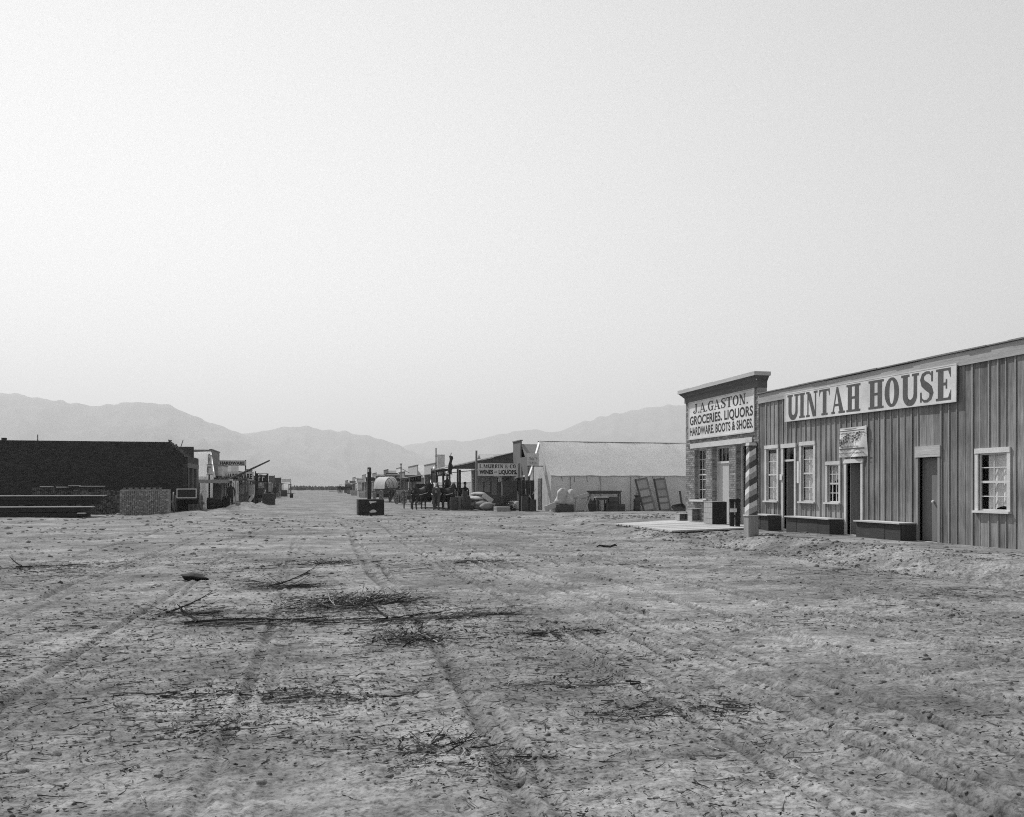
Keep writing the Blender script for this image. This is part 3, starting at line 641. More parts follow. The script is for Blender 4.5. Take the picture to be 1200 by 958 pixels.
# ------------------------------------------------------------------ the brick grocery
def grocery():
    X = HX - .02; Y0, Y1 = 25.68, on_x(804.2, HX)[0]; TOP = 4.86; base = .05
    t = thing('brick_store', 'one storey pale brick grocery with wide cornice beside the board hotel', 'building')
    def fy(px): return on_x(px, X)[0]
    win = (fy(827), fy(813.5), 1.02, 2.93); dr = (fy(854), fy(834), .2, 2.98); op3 = (fy(880.5), fy(862), .2, 2.98)
    ops = [win, dr, op3]; wall = MB()
    for (a, b, p, q) in cells(Y0, Y1, base, TOP, ops): wall.box(X + .012, a, p, X + .30, b, q)
    wl = wall.build('wall', M_MORTAR, t)
    bm = MB(); brick_face(bm, (X + .012, Y1, 0), (0, -1, 0), (-1, 0, 0), 0, Y1 - Y0, base, TOP, [(Y1 - o[1], Y1 - o[0], o[2], o[3]) for o in ops], .215, .078)
    for (yy, nn) in ((dr[1], -1), (win[1], -1), (op3[1], -1)):   # the reveals that face down the street
        brick_face(bm, (X + .03, yy, 0), (1, 0, 0), (0, nn, 0), 0, .26, .2 if yy != win[1] else 1.02, 2.9, [], .215, .078, proud=.004, jit=.002)
    brick_face(bm, (X, Y1, 0), (1, 0, 0), (0, 1, 0), 0, 9, base, 4.3, [], .215, .078)
    bo = bm.vary(5, [M_BRICK2, M_BRICK3]).build('brickwork', M_BRICK, wl); bo['kind'] = 'stuff'
    b2 = MB(); b2.box(X + .30, Y1 - .012 - .25, base, X + 9, Y1 - .012, 4.4); b2.box(X + .3, Y0, base, X + 9, Y0 + .25, 4.4); b2.box(X + 8.8, Y0 + .25, base, X + 9, Y1 - .3, 4.4); b2.build('side_wall', M_MORTAR, t)
    MB().box(X + .30, Y0 + .05, 4.4, X + 9, Y1 - .05, 4.5).build('roof', M_SHINGLE, t)
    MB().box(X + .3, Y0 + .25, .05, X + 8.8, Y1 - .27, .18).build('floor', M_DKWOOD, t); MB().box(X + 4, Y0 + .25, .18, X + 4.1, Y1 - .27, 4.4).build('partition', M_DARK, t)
    # shelves of goods just inside
    MB().box(X + 1.8, Y0 + .4, .18, X + 2.2, Y1 - .5, 2.6).build('shelf', M_DKWOOD, t)
    # cornice: frieze, bed mould and crown
    cm = MB(); cm.box(X - .05, Y0 - .02, TOP - .06, X + .3, Y1 + .02, TOP + .14); cm.build('frieze', M_CORND, t)
    cm = MB()
    prof = [(-.05, .14), (-.11, .19), (-.15, .27), (-.24, .31)]
    for (a, z0), (b, z1) in zip(prof[:-1], prof[1:]): cm.add([(X + a, Y0 - .02, TOP + z0), (X + a, Y1 + .02, TOP + z0), (X + b, Y1 + .02 - b * .5, TOP + z1), (X + b, Y0 - .02 + b * .6, TOP + z1)], [(0, 1, 2, 3)])
    cm.add([(X - .05, Y0 - .02, TOP + .14), (X - .24, Y0 - .164, TOP + .31), (X + .3, Y0 - .164, TOP + .31), (X + .3, Y0 - .02, TOP + .14)], [(0, 1, 2, 3)])
    cm.add([(X - .05, Y1 + .02, TOP + .14), (X - .24, Y1 + .14, TOP + .31), (X + .3, Y1 + .14, TOP + .31), (X + .3, Y1 + .02, TOP + .14)], [(0, 1, 2, 3)])
    cm.build('bed_mould', M_CORND, t)
    cr = MB(); ys = np.linspace(Y0 - .22, Y1 + .16, 7)
    for i in range(6): cr.box(X - .28, ys[i], TOP + .312, X + .32, ys[i + 1], TOP + .44 + .012 * (i % 2) * (i > 2))
    cr.build('crown', M_CORNICE, t)
    # lintel band
    piece('lintel', M_TRIM, X - .03, fy(882), 2.995, X - .004, fy(809.5), 3.18, t)
    window_x(t, X + .16, -1, win[0], win[1], win[2], win[3], 3, 5, trim=0.001, proud=.005, sill=False, tm=M_TRIM, curtain=(win[0] + .05, win[1] - .3, 1.1, 2.6))
    piece('window_sill', M_TRIM, X - .16, win[0] - .10, .945, X + .10, win[1] + .10, 1.015, t)
    # door set deep in its reveal, transom above
    f = MB(); f.box(X + .2, dr[0], .2, X + .29, dr[0] + .06, dr[3]); f.box(X + .2, dr[1] - .06, .2, X + .29, dr[1], dr[3]); f.box(X + .2, dr[0] + .06, dr[3] - .06, X + .29, dr[1] - .06, dr[3]); f.box(X + .19, dr[0] + .06, 2.36, X + .29, dr[1] - .06, 2.44)
    fr = f.build('door_frame', M_TRIM, t)
    piece('transom_pane', M_GLASS, X + .245, dr[0] + .06, 2.44, X + .25, dr[1] - .06, 2.92, fr)
    for k in range(1, 4): yy = dr[0] + .06 + (dr[1] - dr[0] - .12) * k / 4; piece('glazing_bar', M_TRIM, X + .232, yy - .012, 2.44, X + .262, yy + .012, 2.92, fr)
    MB().box(X + .23, dr[0] + .065, .21, X + .27, dr[1] - .065, 2.355).build('door', mat('pale_door', .42, .15, 4, 'z', .2, .8, .02, 20), t)
    f = MB(); f.box(X + .2, op3[0], .2, X + .29, op3[0] + .06, op3[3]); f.box(X + .2, op3[1] - .08, .2, X + .29, op3[1], op3[3]); f.box(X + .2, op3[0] + .06, op3[3] - .06, X + .29, op3[1] - .08, op3[3]); f.box(X + .2, op3[0] + .06, .2, X + .29, op3[1] - .08, .8); f.build('shop_window_frame', M_TRIM, t)
    piece('shop_window_pane', M_GLASS, X + .24, op3[0] + .06, .8, X + .245, op3[1] - .08, op3[3] - .06, t)
    yy = (op3[0] + op3[1]) / 2; piece('glazing_bar', M_TRIM, X + .225, yy - .015, .8, X + .265, yy + .015, op3[3] - .06, t)
    piece('downpipe', M_IRON, X - .09, Y0 + .06, .2, X - .015, Y0 + .13, 3.0, t); piece('downpipe_arm', M_IRON, X - .09, Y0 + .13, 2.92, X - .015, Y0 + .95, 3.0, t)
    # signboard
    sg = thing('grocery_sign', 'square white signboard with three lines of dark lettering on the brick store', 'sign')
    ya, yb = fy(884.5), fy(808.5); za, zb = 3.38, 4.77; n = Vector((-1, 0, 0)); u = Vector((0, -1, 0)); o = Vector((X - .035, yb, za)); wd = yb - ya
    MB().box(X - .035, ya, za, X - .004, yb, zb).build('sign_board', M_WHITE, sg)
    fb = MB(); fb.box(X - .06, ya, za - .05, X - .006, yb, za - .001); fb.box(X - .05, ya, zb + .001, X - .006, yb, zb + .03); fb.box(X - .05, ya - .035, za - .05, X - .006, ya - .001, zb + .03); fb.box(X - .05, yb + .001, za - .05, X - .006, yb + .035, zb + .03); fb.build('sign_edge', M_TRIM, sg)
    lettering('lettering', M_INK, sg, 'J.A.GASTON.', o + UZ * .95 + u * .42, u, UZ, n, wd - .80, .36, T=.19, t=.07, gap=.06)
    lettering('lettering', M_INK, sg, 'GROCERIES, LIQUORS', o + UZ * .53 + u * .08, u, UZ, n, wd - .14, .33, 'sans', bold=.03)
    lettering('lettering', M_INK, sg, 'HARDWARE, BOOTS & SHOES.', o + UZ * .12 + u * .08, u, UZ, n, wd - .14, .31, 'sans', bold=.03)
    # deck in front
    dk = thing('plank_deck', 'pale plank deck in front of the brick store', 'deck', (0, 0, 0))
    P = [(10.25, 23.5), (10.35, 28.7), (14.2, 31.3), (14.2, 25.0)]; n_ = 24
    for i in range(n_):
        a, b = i / n_, (i + 1) / n_; g = .012
        def at(s, q): return ((P[0][0] + (P[1][0] - P[0][0]) * s) * (1 - q) + (P[3][0] + (P[2][0] - P[3][0]) * s) * q, (P[0][1] + (P[1][1] - P[0][1]) * s) * (1 - q) + (P[3][1] + (P[2][1] - P[3][1]) * s) * q)
        e = random.uniform(-.012, .012); z = .215 + random.uniform(-.005, .004); A, B, D, E = at(a + g / 5, e), at(b - g / 5, e), at(b - g / 5, 1), at(a + g / 5, 1)
        m = MB(); m.add([(*p, .165) for p in (A, B, D, E)] + [(*p, z) for p in (A, B, D, E)], [(0, 1, 2, 3), (7, 6, 5, 4), (0, 4, 5, 1), (1, 5, 6, 2), (2, 6, 7, 3), (3, 7, 4, 0)]); m.build('plank', M_PINEX, dk)
    m = MB(); m.bar((10.33, 23.55, .08), (10.43, 28.65, .08), .10, .16); m.bar((10.4, 23.62, .08), (14.1, 25.1, .08), .16, .10); m.bar((10.45, 28.6, .08), (14.1, 31.2, .08), .16, .1); m.build('joist', M_GREYW, dk)
M_PINEX = mat('pale_plank', .42, .18, 3, 'x', .25, .9, .10, 16, dirt=.15)
grocery()

# ------------------------------------------------------------------ things before the grocery
def crate(name, label, loc, sx, sy, sz, rz=0, m=None, group=None, cat='crate', slats=3, open_top=False, tilt=None, hollow=False):
    m = m or M_PINE; t = thing(name, label, cat, loc, rz, group); th = .022
    if tilt: t.rotation_euler = (tilt[0], tilt[1], rz)
    b = MB(); b.box(-sx / 2 + th, -sy / 2 + th, .01, sx / 2 - th, sy / 2 - th, .035 if (open_top or hollow) else sz - .03); b.build('bottom' if (open_top or hollow) else 'core', M_BLACKW if not (open_top or hollow) else m, t)
    h = sz / slats
    for i in range(slats):
        z0, z1 = i * h + .004, (i + 1) * h - .004
        for s in (-1, 1):
            if not (hollow and s == -1): piece('slat', m, -sx / 2, s * sy / 2 - (th if s > 0 else 0), z0, sx / 2, s * sy / 2 + (0 if s > 0 else th), z1, t)
            piece('slat', m, s * sx / 2 - (th if s > 0 else 0), -sy / 2 + th + .002, z0, s * sx / 2 + (0 if s > 0 else th), sy / 2 - th - .002, z1, t)
    if not open_top:
        k = max(2, slats)
        for i in range(k): piece('lid_board', m, -sx / 2 - .01, -sy / 2 + i * sy / k + .004, sz, sx / 2 + .01, -sy / 2 + (i + 1) * sy / k - .004, sz + .02, t)
    return t
DK = .22
x, y = W(846, 29.7); crate('packing_crate', 'tall packing crate with pale side and dark shaded front on the deck', (13.55, 27.45, DK), .46, .66, .76, 0, M_PINEZ, None, slats=4, hollow=False)
# a black board paints in the shade on its front
piece_ = MB().box(13.55 - .235, 27.45 - .36, DK + .005, 13.55 + .30, 27.45 - .335, DK + .77).build('front_shade_board', M_BLACKW, bpy.data.objects['packing_crate']); piece_.location = (-13.55, -27.45, -DK)
crate('packing_crate', 'mid sized open crate standing on end under the store window', (13.82, 29.55, DK), .42, .40, .46, 0, M_PINEZ, 'boxes under the store window', slats=2, hollow=True)
crate('packing_crate', 'low small open box beside the crate at the brick store corner', (13.72, 30.45, DK), .42, .42, .25, 0, M_PINEZ, 'boxes under the store window', slats=1, hollow=True)
def sandwich():
    x, y = W(861, 27.9); t = thing('folding_board', 'pair of narrow black boards on the deck with a small paper tag', 'sign', (x, y, DK))
    for k, dx in enumerate((-.10, .10)):
        m = MB(); m.box(dx - .075, -.03, 0, dx + .075, .02, .80); m.box(dx - .09, -.035, .80, dx + .09, .025, .89); m.build('board', M_BLACKW, t)
    piece('paper_tag', M_PAPER, -.19, -.05, .46, .05, -.037, .58, t); piece('rail', M_BLACKW, -.10, .022, .3, .10, .05, .36, t)
sandwich()

def barber_pole():
    x, y = 11.6, 21.27; z = gz(x, y) - .06
    t = thing('barber_pole', 'square tapering barber pole with spiral painted stripes on a stout base', 'pole', (x, y, z), R(0))
    def sq(n0, n1, z0, z1, mtl, nm, uv=True):
        h0, h1 = n0 / 2, n1 / 2; c = .018
        V, F, U = [], [], []
        N = 12
        per = lambda h: [(-h + c, -h), (h - c, -h), (h, -h + c), (h, h - c), (h - c, h), (-h + c, h), (-h, h - c), (-h, -h + c)]
        rows = []
        for i in range(N + 1):
            q = i / N; h = h0 + (h1 - h0) * q; rows.append([(p[0], p[1], z0 + (z1 - z0) * q) for p in per(h)])
        for r_ in rows: V += r_
        for i in range(N):
            for k in range(8):
                F.append((i * 8 + k, i * 8 + (k + 1) % 8, (i + 1) * 8 + (k + 1) % 8, (i + 1) * 8 + k))
        F.append(tuple(reversed(range(8)))); F.append(tuple(N * 8 + k for k in range(8)))
        me = bpy.data.meshes.new(nm); me.from_pydata(V, [], F); me.materials.append(mtl); ul = me.uv_layers.new(name='UVMap')
        acc = [0]
        pp = per((h0 + h1) / 2)
        for k in range(8): a, b = pp[k], pp[(k + 1) % 8]; acc.append(acc[-1] + math.hypot(a[0] - b[0], a[1] - b[1]))
        for pi, p in enumerate(me.polygons):
            if pi >= N * 8:
                for li in p.loop_indices: ul.data[li].uv = (0, .2)
                continue
            i, k = divmod(pi, 8); zs = [rows[i][0][2], rows[i + 1][0][2]]
            for li, (uu, vv) in zip(p.loop_indices, ((acc[k], zs[0]), (acc[k + 1], zs[0]), (acc[k + 1], zs[1]), (acc[k], zs[1]))): ul.data[li].uv = (uu, vv)
        return link(bpy.data.objects.new(nm, me), t)
    sq(.31, .295, -.05, .60, M_PINEZ, 'base'); sq(.335, .335, .601, .632, M_TRIM, 'ledge'); sq(.265, .20, .633, 2.52, M_STRIPE, 'shaft'); sq(.235, .215, 2.521, 2.60, M_TRIM, 'cap')
barber_pole()

# ------------------------------------------------------------------ tents
M_SEAM = mat('canvas_seam', .66, .1, 3, None, .1, .95, .05, 25, trans=.3)
def ptent(name, label, X0, X1, Y0, Y1, ridge_z, eave_z, mw, mr, group=None, front=True, over=.18, sag=.10, base=-.05, poles=True):
    """a ridge tent whose ridge runs along X; X0 is the end towards the street"""
    t = thing(name, label, 'tent', (0, 0, 0), 0, group); ym = (Y0 + Y1) / 2; nx = 26
    s = 1 if X1 > X0 else -1; lo, hi = min(X0, X1), max(X0, X1)
    def roof(side):
        m = MB(); ye = Y0 - over if side < 0 else Y1 + over; ny = 10
        for i in range(nx + 1):
            x = lo - .1 + (hi - lo + .2) * i / nx; seam = abs(math.sin(i / nx * math.pi * 6))
            for j in range(ny + 1):
                q = j / ny; y = ym + (ye - ym) * q; z = ridge_z + (eave_z - .08 - ridge_z) * q - sag * math.sin(math.pi * q) * (.75 + .25 * seam) - .05 * math.sin(math.pi * i / nx) * (1 - q) + .022 * math.sin(i * 2.3 + q * 2) * q + .015 * math.sin(i * 5.1 + q * 7)
                m.v.append((x, y, z))
        m.f = [(i * (ny + 1) + j, (i + 1) * (ny + 1) + j, (i + 1) * (ny + 1) + j + 1, i * (ny + 1) + j + 1) for i in range(nx) for j in range(ny)]
        rc = m.build('roof_canvas', mr, t, True)
        if poles:                                 # sewn seams between the widths of canvas
            for k in (1, 3, 4, 6, 8, 9, 11, 12):
                i = k * 2; a = [m.v[i * (ny + 1) + j] for j in range(ny + 1)]; sm = MB()
                for (xx, y_, z_) in a: sm.v += [(xx - .012, y_, z_ + .006), (xx + .012, y_, z_ + .006)]
                sm.f = [(2 * j, 2 * j + 1, 2 * j + 3, 2 * j + 2) for j in range(ny)]; sm.build('seam', M_SEAM, rc)
    roof(-1); roof(1)
    for yy in (Y0, Y1):
        m = MB(); nz = 5
        for i in range(61):
            x = lo + (hi - lo) * i / 60
            for j in range(nz + 1): m.v.append((x, yy + .03 * math.sin(i * .9) * math.sin(j / nz * 3.1) + .012 * math.sin(i * 2.7), base + (eave_z - base) * j / nz))
        m.f = [(i * (nz + 1) + j, (i + 1) * (nz + 1) + j, (i + 1) * (nz + 1) + j + 1, i * (nz + 1) + j + 1) for i in range(60) for j in range(nz)]; m.build('wall_canvas', mw, t, True)
    for k, xx in enumerate((X0, X1)):
        m = MB(); d = .25
        pts = [(Y0, base), (Y1, base), (Y1, eave_z), (ym, ridge_z - .05), (Y0, eave_z)]
        if k == 0 and front:
            a, b = ym - .55, ym + .55
            polys = [[(Y0, base), (a, base), (a, 2.05), (ym - .2, ridge_z - .35), (ym, ridge_z - .05), (Y0, eave_z)], [(b, base), (Y1, base), (Y1, eave_z), (ym, ridge_z - .05), (ym + .2, ridge_z - .35), (b, 2.05)], [(a, 2.05), (b, 2.05), (ym + .2, ridge_z - .35), (ym, ridge_z - .05), (ym - .2, ridge_z - .35)]]
        else: polys = [pts]
        for p in polys: m.prism(p, (xx, 0, 0), UY, UZ, -UX * s, .006)
        m.build('gable_canvas', mw, t)
    if poles:
        m = MB(); m.tube([(lo - .15, ym, ridge_z - .06), (hi + .1, ym, ridge_z - .08)], .045, 6); m.build('ridge_pole', M_GREYW, t)
        for xx in np.linspace(lo + .1, hi - .1, 4): MB().tube([(xx, ym, base), (xx, ym, ridge_z - .1)], .05, 6).build('tent_pole', M_GREYW, t)
        m = MB(); m.box(lo, Y0 - .06, eave_z - .13, hi, Y0 - .015, eave_z - .04); m.build('eave_rail', M_PINE, t)
    return t
big = ptent('canvas_store_tent', 'long pale canvas store tent with pitched roof beyond the brick store', 14.0, 27, 50.2, 55.5, 4.47, 2.28, M_CANVASD, M_CANVAS)
for k, x in enumerate((14.6, 15.4, 16.2, 17.0, 19.6, 20.5, 21.3)):
    MB().tube([(x, 50.0, 2.16), (x + random.uniform(-.05, .05), 49.92, 1.86 + random.uniform(-.08, .08))], .02, 5).build('guy_toggle', M_DKWOOD, big)
for x in np.linspace(15.2, 25, 6): piece('wall_seam', M_GREYW, x - .012, 50.13, .02, x + .012, 50.16, 2.15, big)
sg = thing('tent_sign', 'pale cloth sign hung across the gable of the big canvas tent', 'sign')
x0, d0 = 13.2, 53; MB().box(13.0, 52.1, 2.85, 13.72, 52.14, 3.62).build('sign_cloth', M_CANVASD, sg)
lettering('lettering', M_GREYW, sg, '~', (13.08, 52.095, 3.2), UX, UZ, -UY, .56, .18, 'sans', bold=.0); lettering('lettering', M_GREYW, sg, '~', (13.08, 52.095, 2.93), UX, UZ, -UY, .56, .15, 'sans', bold=.0)
piece('cross_bar', M_DKWOOD, 12.95, 52.09, 2.79, 13.99, 52.15, 2.84, sg); piece('post', M_GREYW, 13.33, 52.1, -.02, 13.39, 52.16, 2.79, sg)

# ------------------------------------------------------------------ goods along the tent wall
ORD = ['first', 'second', 'third', 'fourth', 'fifth', 'sixth', 'seventh', 'eighth', 'ninth', 'tenth']
M_PALEC = mat('pale_crate_wood', .48, .2, 3, 'x', .25, .9, .15, 16)
def sack(name, label, loc, rx, ry, h, rz=0, m=None, group=None, lean=0, cat='sack', lump=.12, seed=0):
    m = m or M_SACK; b = MB(); n, k = 18, 14; r = random.Random(seed)
    ph = [r.uniform(0, 6) for _ in range(4)]
    for j in range(k + 1):
        v = j / k; zz = h * v; rad = ((math.sin(math.pi * min(1, v * 1.02 + .02)) ** .42) if 0 < v < 1 else .12) if h < 2 * ry else min(1, .55 + (v / .12) ** .6 * .45) * (1 - .62 * v ** 3.6) * (.92 + .08 * math.cos(v * 7))
        for i in range(n):
            a = 2 * math.pi * i / n; w_ = 1 + lump * (math.sin(3 * a + ph[0] + 2 * v) * .5 + math.sin(5 * a + ph[1] - 5 * v) * .3 + math.sin(9 * v + ph[2] + a) * .4 + .28 * abs(math.sin(6 * a + ph[3] + 3 * v)))
            b.v.append((rx * rad * w_ * math.cos(a), ry * rad * w_ * math.sin(a), zz + lean * 0))
    for j in range(k):
        for i in range(n): b.f.append((j * n + i, j * n + (i + 1) % n, (j + 1) * n + (i + 1) % n, (j + 1) * n + i))
    b.f.append(tuple(reversed(range(n)))); b.f.append(tuple(k * n + i for i in range(n)))
    o = b.build(name, m, None, True); o.location = loc; o.rotation_euler = (0, lean, rz); return tag(o, label, cat, group)
def barrel(label, x, y, z=0, r=.28, h=.82, m=None, group=None, rz=0, lid=True):
    m = m or M_DKWOOD; t = thing('barrel', label, 'barrel', (x, y, z), rz, group); n = 14
    for k in range(n):
        b = MB(); a0 = 2 * math.pi * (k + .04) / n; a1 = 2 * math.pi * (k + .96) / n; rows = 6
        for j in range(rows + 1):
            q = j / rows; rr = r * (.84 + .16 * math.sin(math.pi * q)); b.v += [(rr * math.cos(a0), rr * math.sin(a0), h * q), (rr * math.cos(a1), rr * math.sin(a1), h * q), ((rr - .025) * math.cos(a1), (rr - .025) * math.sin(a1), h * q), ((rr - .025) * math.cos(a0), (rr - .025) * math.sin(a0), h * q)]
        for j in range(rows):
            for i in range(4): b.f.append((j * 4 + i, j * 4 + (i + 1) % 4, j * 4 + 4 + (i + 1) % 4, j * 4 + 4 + i))
        b.f += [(0, 3, 2, 1), (rows * 4, rows * 4 + 1, rows * 4 + 2, rows * 4 + 3)]; b.build('stave', m, t)
    for q in (.08, .32, .68, .92):
        rr = r * (.84 + .16 * math.sin(math.pi * q)) + .004; MB().lathe([(rr - .012, h * q - .02), (rr, h * q - .02), (rr, h * q + .02), (rr - .012, h * q + .02)], 18).build('hoop', M_IRON, t)
    MB().lathe([(r * .80, h - .05), (r * .80, h - .03)], 16).build('head', M_PINE if lid else M_DARK, t)
    return t
def G(px, py, z=0):                               # ground position of a thing seen at that bearing and depression
    d = (CAM_H - z) / ((py - 571) / 1000); return W(px, d)
TY = 50.0
def tx(px, Y=49.4): return on_y(px, Y)[0]
X = tx(653, 48.9); crate('packing_crate', 'low dark chest under the two stuffed sacks by the tent wall', (tx(660, 48.9), 48.9, gz(tx(660, 48.9), 48.9)), 1.15, .6, .42, 0, M_DKWOOD)
zc = gz(tx(660, 48.9), 48.9) + .44
sack('stuffed_sack', 'fat pale stuffed sack on the chest by the tent corner', (tx(657, 48.9), 48.9, zc), .42, .33, .98, 0, M_SACK, None, R(10), seed=1, lump=.22)
sack('stuffed_sack', 'leaning narrower stuffed sack on the chest beside the fat sack', (tx(667, 48.8) - .05, 48.75, zc - .02), .30, .30, .95, .4, M_SACK, None, R(15), seed=2, lump=.22)
def plank(label, a, b, wd, th, m=None, cat='board', name='loose_board'):
    o = MB(); o.bar(a, b, wd, th); return tag(o.build(name, m or M_PINE), label, cat)
plank('pale board sloping off the end of the sack chest', (tx(638, 48.3), 48.2, .22), (tx(651, 48.6), 48.6, .46), .05, .32)
def sawhorse(label, x, y, z, wd=.9, h=.75, rz=0, m=None):
    t = thing('sawhorse', label, 'sawhorse', (x, y, z), rz); m = m or M_PINE
    piece('beam', m, -wd / 2, -.05, h - .1, wd / 2, .05, h, t)
    for sx in (-1, 1):
        for sy in (-1, 1): MB().bar((sx * wd * .36, sy * .04, h - .06), (sx * wd * .48, sy * .26, -.02), .05).build('leg', m, t)
        piece('brace', m, sx * wd * .40 - .015, -.16, h * .45, sx * wd * .40 + .015, .16, h * .45 + .06, t)
sawhorse('rough sawhorse with crossed legs between the sacks and the work table', tx(681, 48.8), 48.8, gz(tx(681, 48.8), 48.8), .85, .85, R(-15))
plank('pale board lying across the sawhorse', (tx(676, 48.6), 48.5, .88), (tx(690, 48.7), 48.75, 1.06), .05, .22)
plank('pale slat leaning beside the work table', (tx(684, 48.4), 48.2, .02), (tx(692, 48.6), 48.7, .90), .06, .04)
def table(label, x, y, z, sx, sy, h, top, leg, name='work_table', th=.06):
    t = thing(name, label, 'table', (x, y, z)); k = 3
    for i in range(k): piece('top_board', top, -sx / 2, -sy / 2 + i * sy / k + .003, h - th, sx / 2, -sy / 2 + (i + 1) * sy / k - .003, h, t)
    for a in (-1, 1):
        for b in (-1, 1): piece('leg', leg, a * (sx / 2 - .08) - .035, b * (sy / 2 - .08) - .035, -.03, a * (sx / 2 - .08) + .035, b * (sy / 2 - .08) + .035, h - th - .002, t)
    piece('apron', leg, -sx / 2 + .04, -sy / 2 + .05, h - th - .14, sx / 2 - .04, -sy / 2 + .08, h - th - .002, t); return t
table('pale topped work table standing by the tent wall', tx(704, 48.9), 48.9, gz(tx(704, 48.9), 48.9), .80, .6, .86, M_PINEX, M_DKWOOD)
table('long dark counter against the tent wall behind the work table', tx(708, 49.7), 49.7, gz(tx(708, 49.7), 49.7), 2.1, .5, 1.22, M_DKWOOD, M_DKWOOD, 'counter')
for i, (px, w_, h_, lab) in enumerate(((696, .5, .62, 'dark box tucked under the pale table'), (716, .75, .45, 'dark low crate on the ground right of the pale table'), (726, .60, .40, 'second dark crate along the tent wall before the milk can'), (717, .6, .36, 'small crate on top of the dark low crate'))):
    xx = tx(px, 49.2); z = gz(xx, 49.2)
    if 'on top' in lab: crate('packing_crate', lab, (xx, 49.15, gz(tx(716, 49.2), 49.2) + .475), w_, .4, h_, .1, M_DKWOOD, 'dark crates by the tent')
    else: crate('packing_crate', lab, (xx, 49.15 + .05 * i, z), w_, .5, h_, random.uniform(-.1, .1), M_DKWOOD, 'dark crates by the tent')
def milk_can(px):
    x = tx(px, 49.3); z = gz(x, 49.3); t = thing('milk_can', 'tall dark shouldered metal can beside the leaning frames', 'can', (x, 49.3, z))
    MB().lathe([(.20, 0), (.215, .02), (.215, .30), (.20, .32), (.21, .34), (.21, .62), (.17, .74), (.11, .82), (.11, .86)], 16).build('body', M_IRON, t, True)
    MB().lathe([(.115, .86), (.17, .90), (.18, .95), (.15, .97), (.02, .98)], 16).build('lid', M_IRON, t, True); MB().lathe([(.02, .98), (.02, 1.12), (.01, 1.13)], 6).build('lid_knob', M_IRON, t)
    for s in (-1, 1): MB().tube([(s * .17, 0, .72), (s * .26, 0, .68), (s * .26, 0, .58), (s * .205, 0, .54)], .014, 5).build('handle', M_IRON, t)
milk_can(746.5)
def leaning(px_l, px_r, top, lab, lean_px, solid):
    xl, xr = tx(px_l, 49.2), tx(px_r, 49.2); z = .03; wd = xr - xl
    t = thing('leaning_panel', lab, 'panel', ((xl + xr) / 2, 49.35, z)); t.rotation_euler = (R(-14), R(-lean_px), 0)
    for s in (-1, 1): piece('stile', M_DKWOOD if s < 0 else M_GREYW, s * (wd / 2 - .05) - .05, -.03, 0, s * (wd / 2 - .05) + .05, .03, top, t)
    for zz in (0, top * .22, top * .40, top * .64, top - .12):
        piece('rail', M_GREYW, -wd / 2 + .1, -.025, zz, wd / 2 - .1, .025, zz + .10, t)
    for a, b in ((.1, top * .22), (top * .22 + .1, top * .40), (top * .40 + .1, top * .64), (top * .64 + .1, top - .12)):
        piece('panel_board', M_PINEZ if solid else M_CANVASD, -wd / 2 + .1, -.008, a, wd / 2 - .1, .008, b, t)
leaning(755, 770, 2.12, 'panelled frame leaning at a slant against the tent by the milk can', 11, True)
leaning(774, 788, 2.10, 'panelled frame leaning against the tent beside the open tray', 6, True)
x = tx(797, 48.4); crate('open_tray', 'shallow open wooden tray propped up on edge by the brick store corner', (x, 48.5, .12), .95, .62, .2, R(25), M_DKWOOD, None, 'tray', 1, True, (R(38), R(-6)))
x = tx(799.5, 49.6); plank('dark upright post by the tent near the brick corner', (x, 49.5, -.03), (x - .12, 49.7, 1.25), .09, .09, M_DKWOOD, 'post', 'stub_post')
# scrap heap in front of the tent's gable
t = thing('tool_rack', 'dark rack hung with tools before the gable of the big tent', 'rack', (12.95, 52.0, gz(12.95, 52)))
piece('back_board', M_BLACKW, -.55, .0, 0, .45, .05, 1.95, t)
for i in range(7): x = -.5 + .14 * i; MB().bar((x, -.05, .9 + random.uniform(-.2, .1)), (x + random.uniform(-.05, .05), -.02, 1.95 + random.uniform(-.05, .2)), .03).build('tool_handle', M_GREYW if i % 2 else M_DKWOOD, t)
for i in range(6):
    a = random.uniform(-.5, .4); b = random.uniform(.7, 1.2); MB().tube([(a, -.07, b), (a + random.uniform(-.2, .25), -.09, b + random.uniform(.15, .4))], .018, 5).build('tool_iron', M_PAPER, t)
for (a, b, cc) in ((-.45, 0, .95), (0.05, .0, .75)): piece('shelf_box', M_DKWOOD, a, -.4, b, a + .42, -.005, cc, t)
x, y = 12.1, 51.6; 
def hay(name, label, x, y, rad, h, m):
    r = random.Random(9); b = MB()
    for k in range(420):
        a = r.uniform(0, 6.283); q = r.random() ** .5; zz = h * (1 - q * q) * r.uniform(.2, 1); c = Vector((x + rad * q * math.cos(a), y + rad * .8 * q * math.sin(a), zz)); dv = Vector((r.uniform(-1, 1), r.uniform(-1, 1), r.uniform(-.3, .6))).normalized() * r.uniform(.12, .26)
        b.tube([c - dv, c + dv * .2, c + dv + Vector((0, 0, -.05))], [.012, .012, .004], 3, False)
    return tag(b.build(name, m), label, 'brush')
hay('brush_bundle', 'round dark bundle of brush on the ground beside the tool rack', 11.75, 53.2, .72, 1.15, M_TWIG)
crate('packing_crate', 'low crate at the foot of the brush bundle', (11.35, 52.2, gz(11.35, 52.2)), .9, .5, .3, .2, M_PINE)

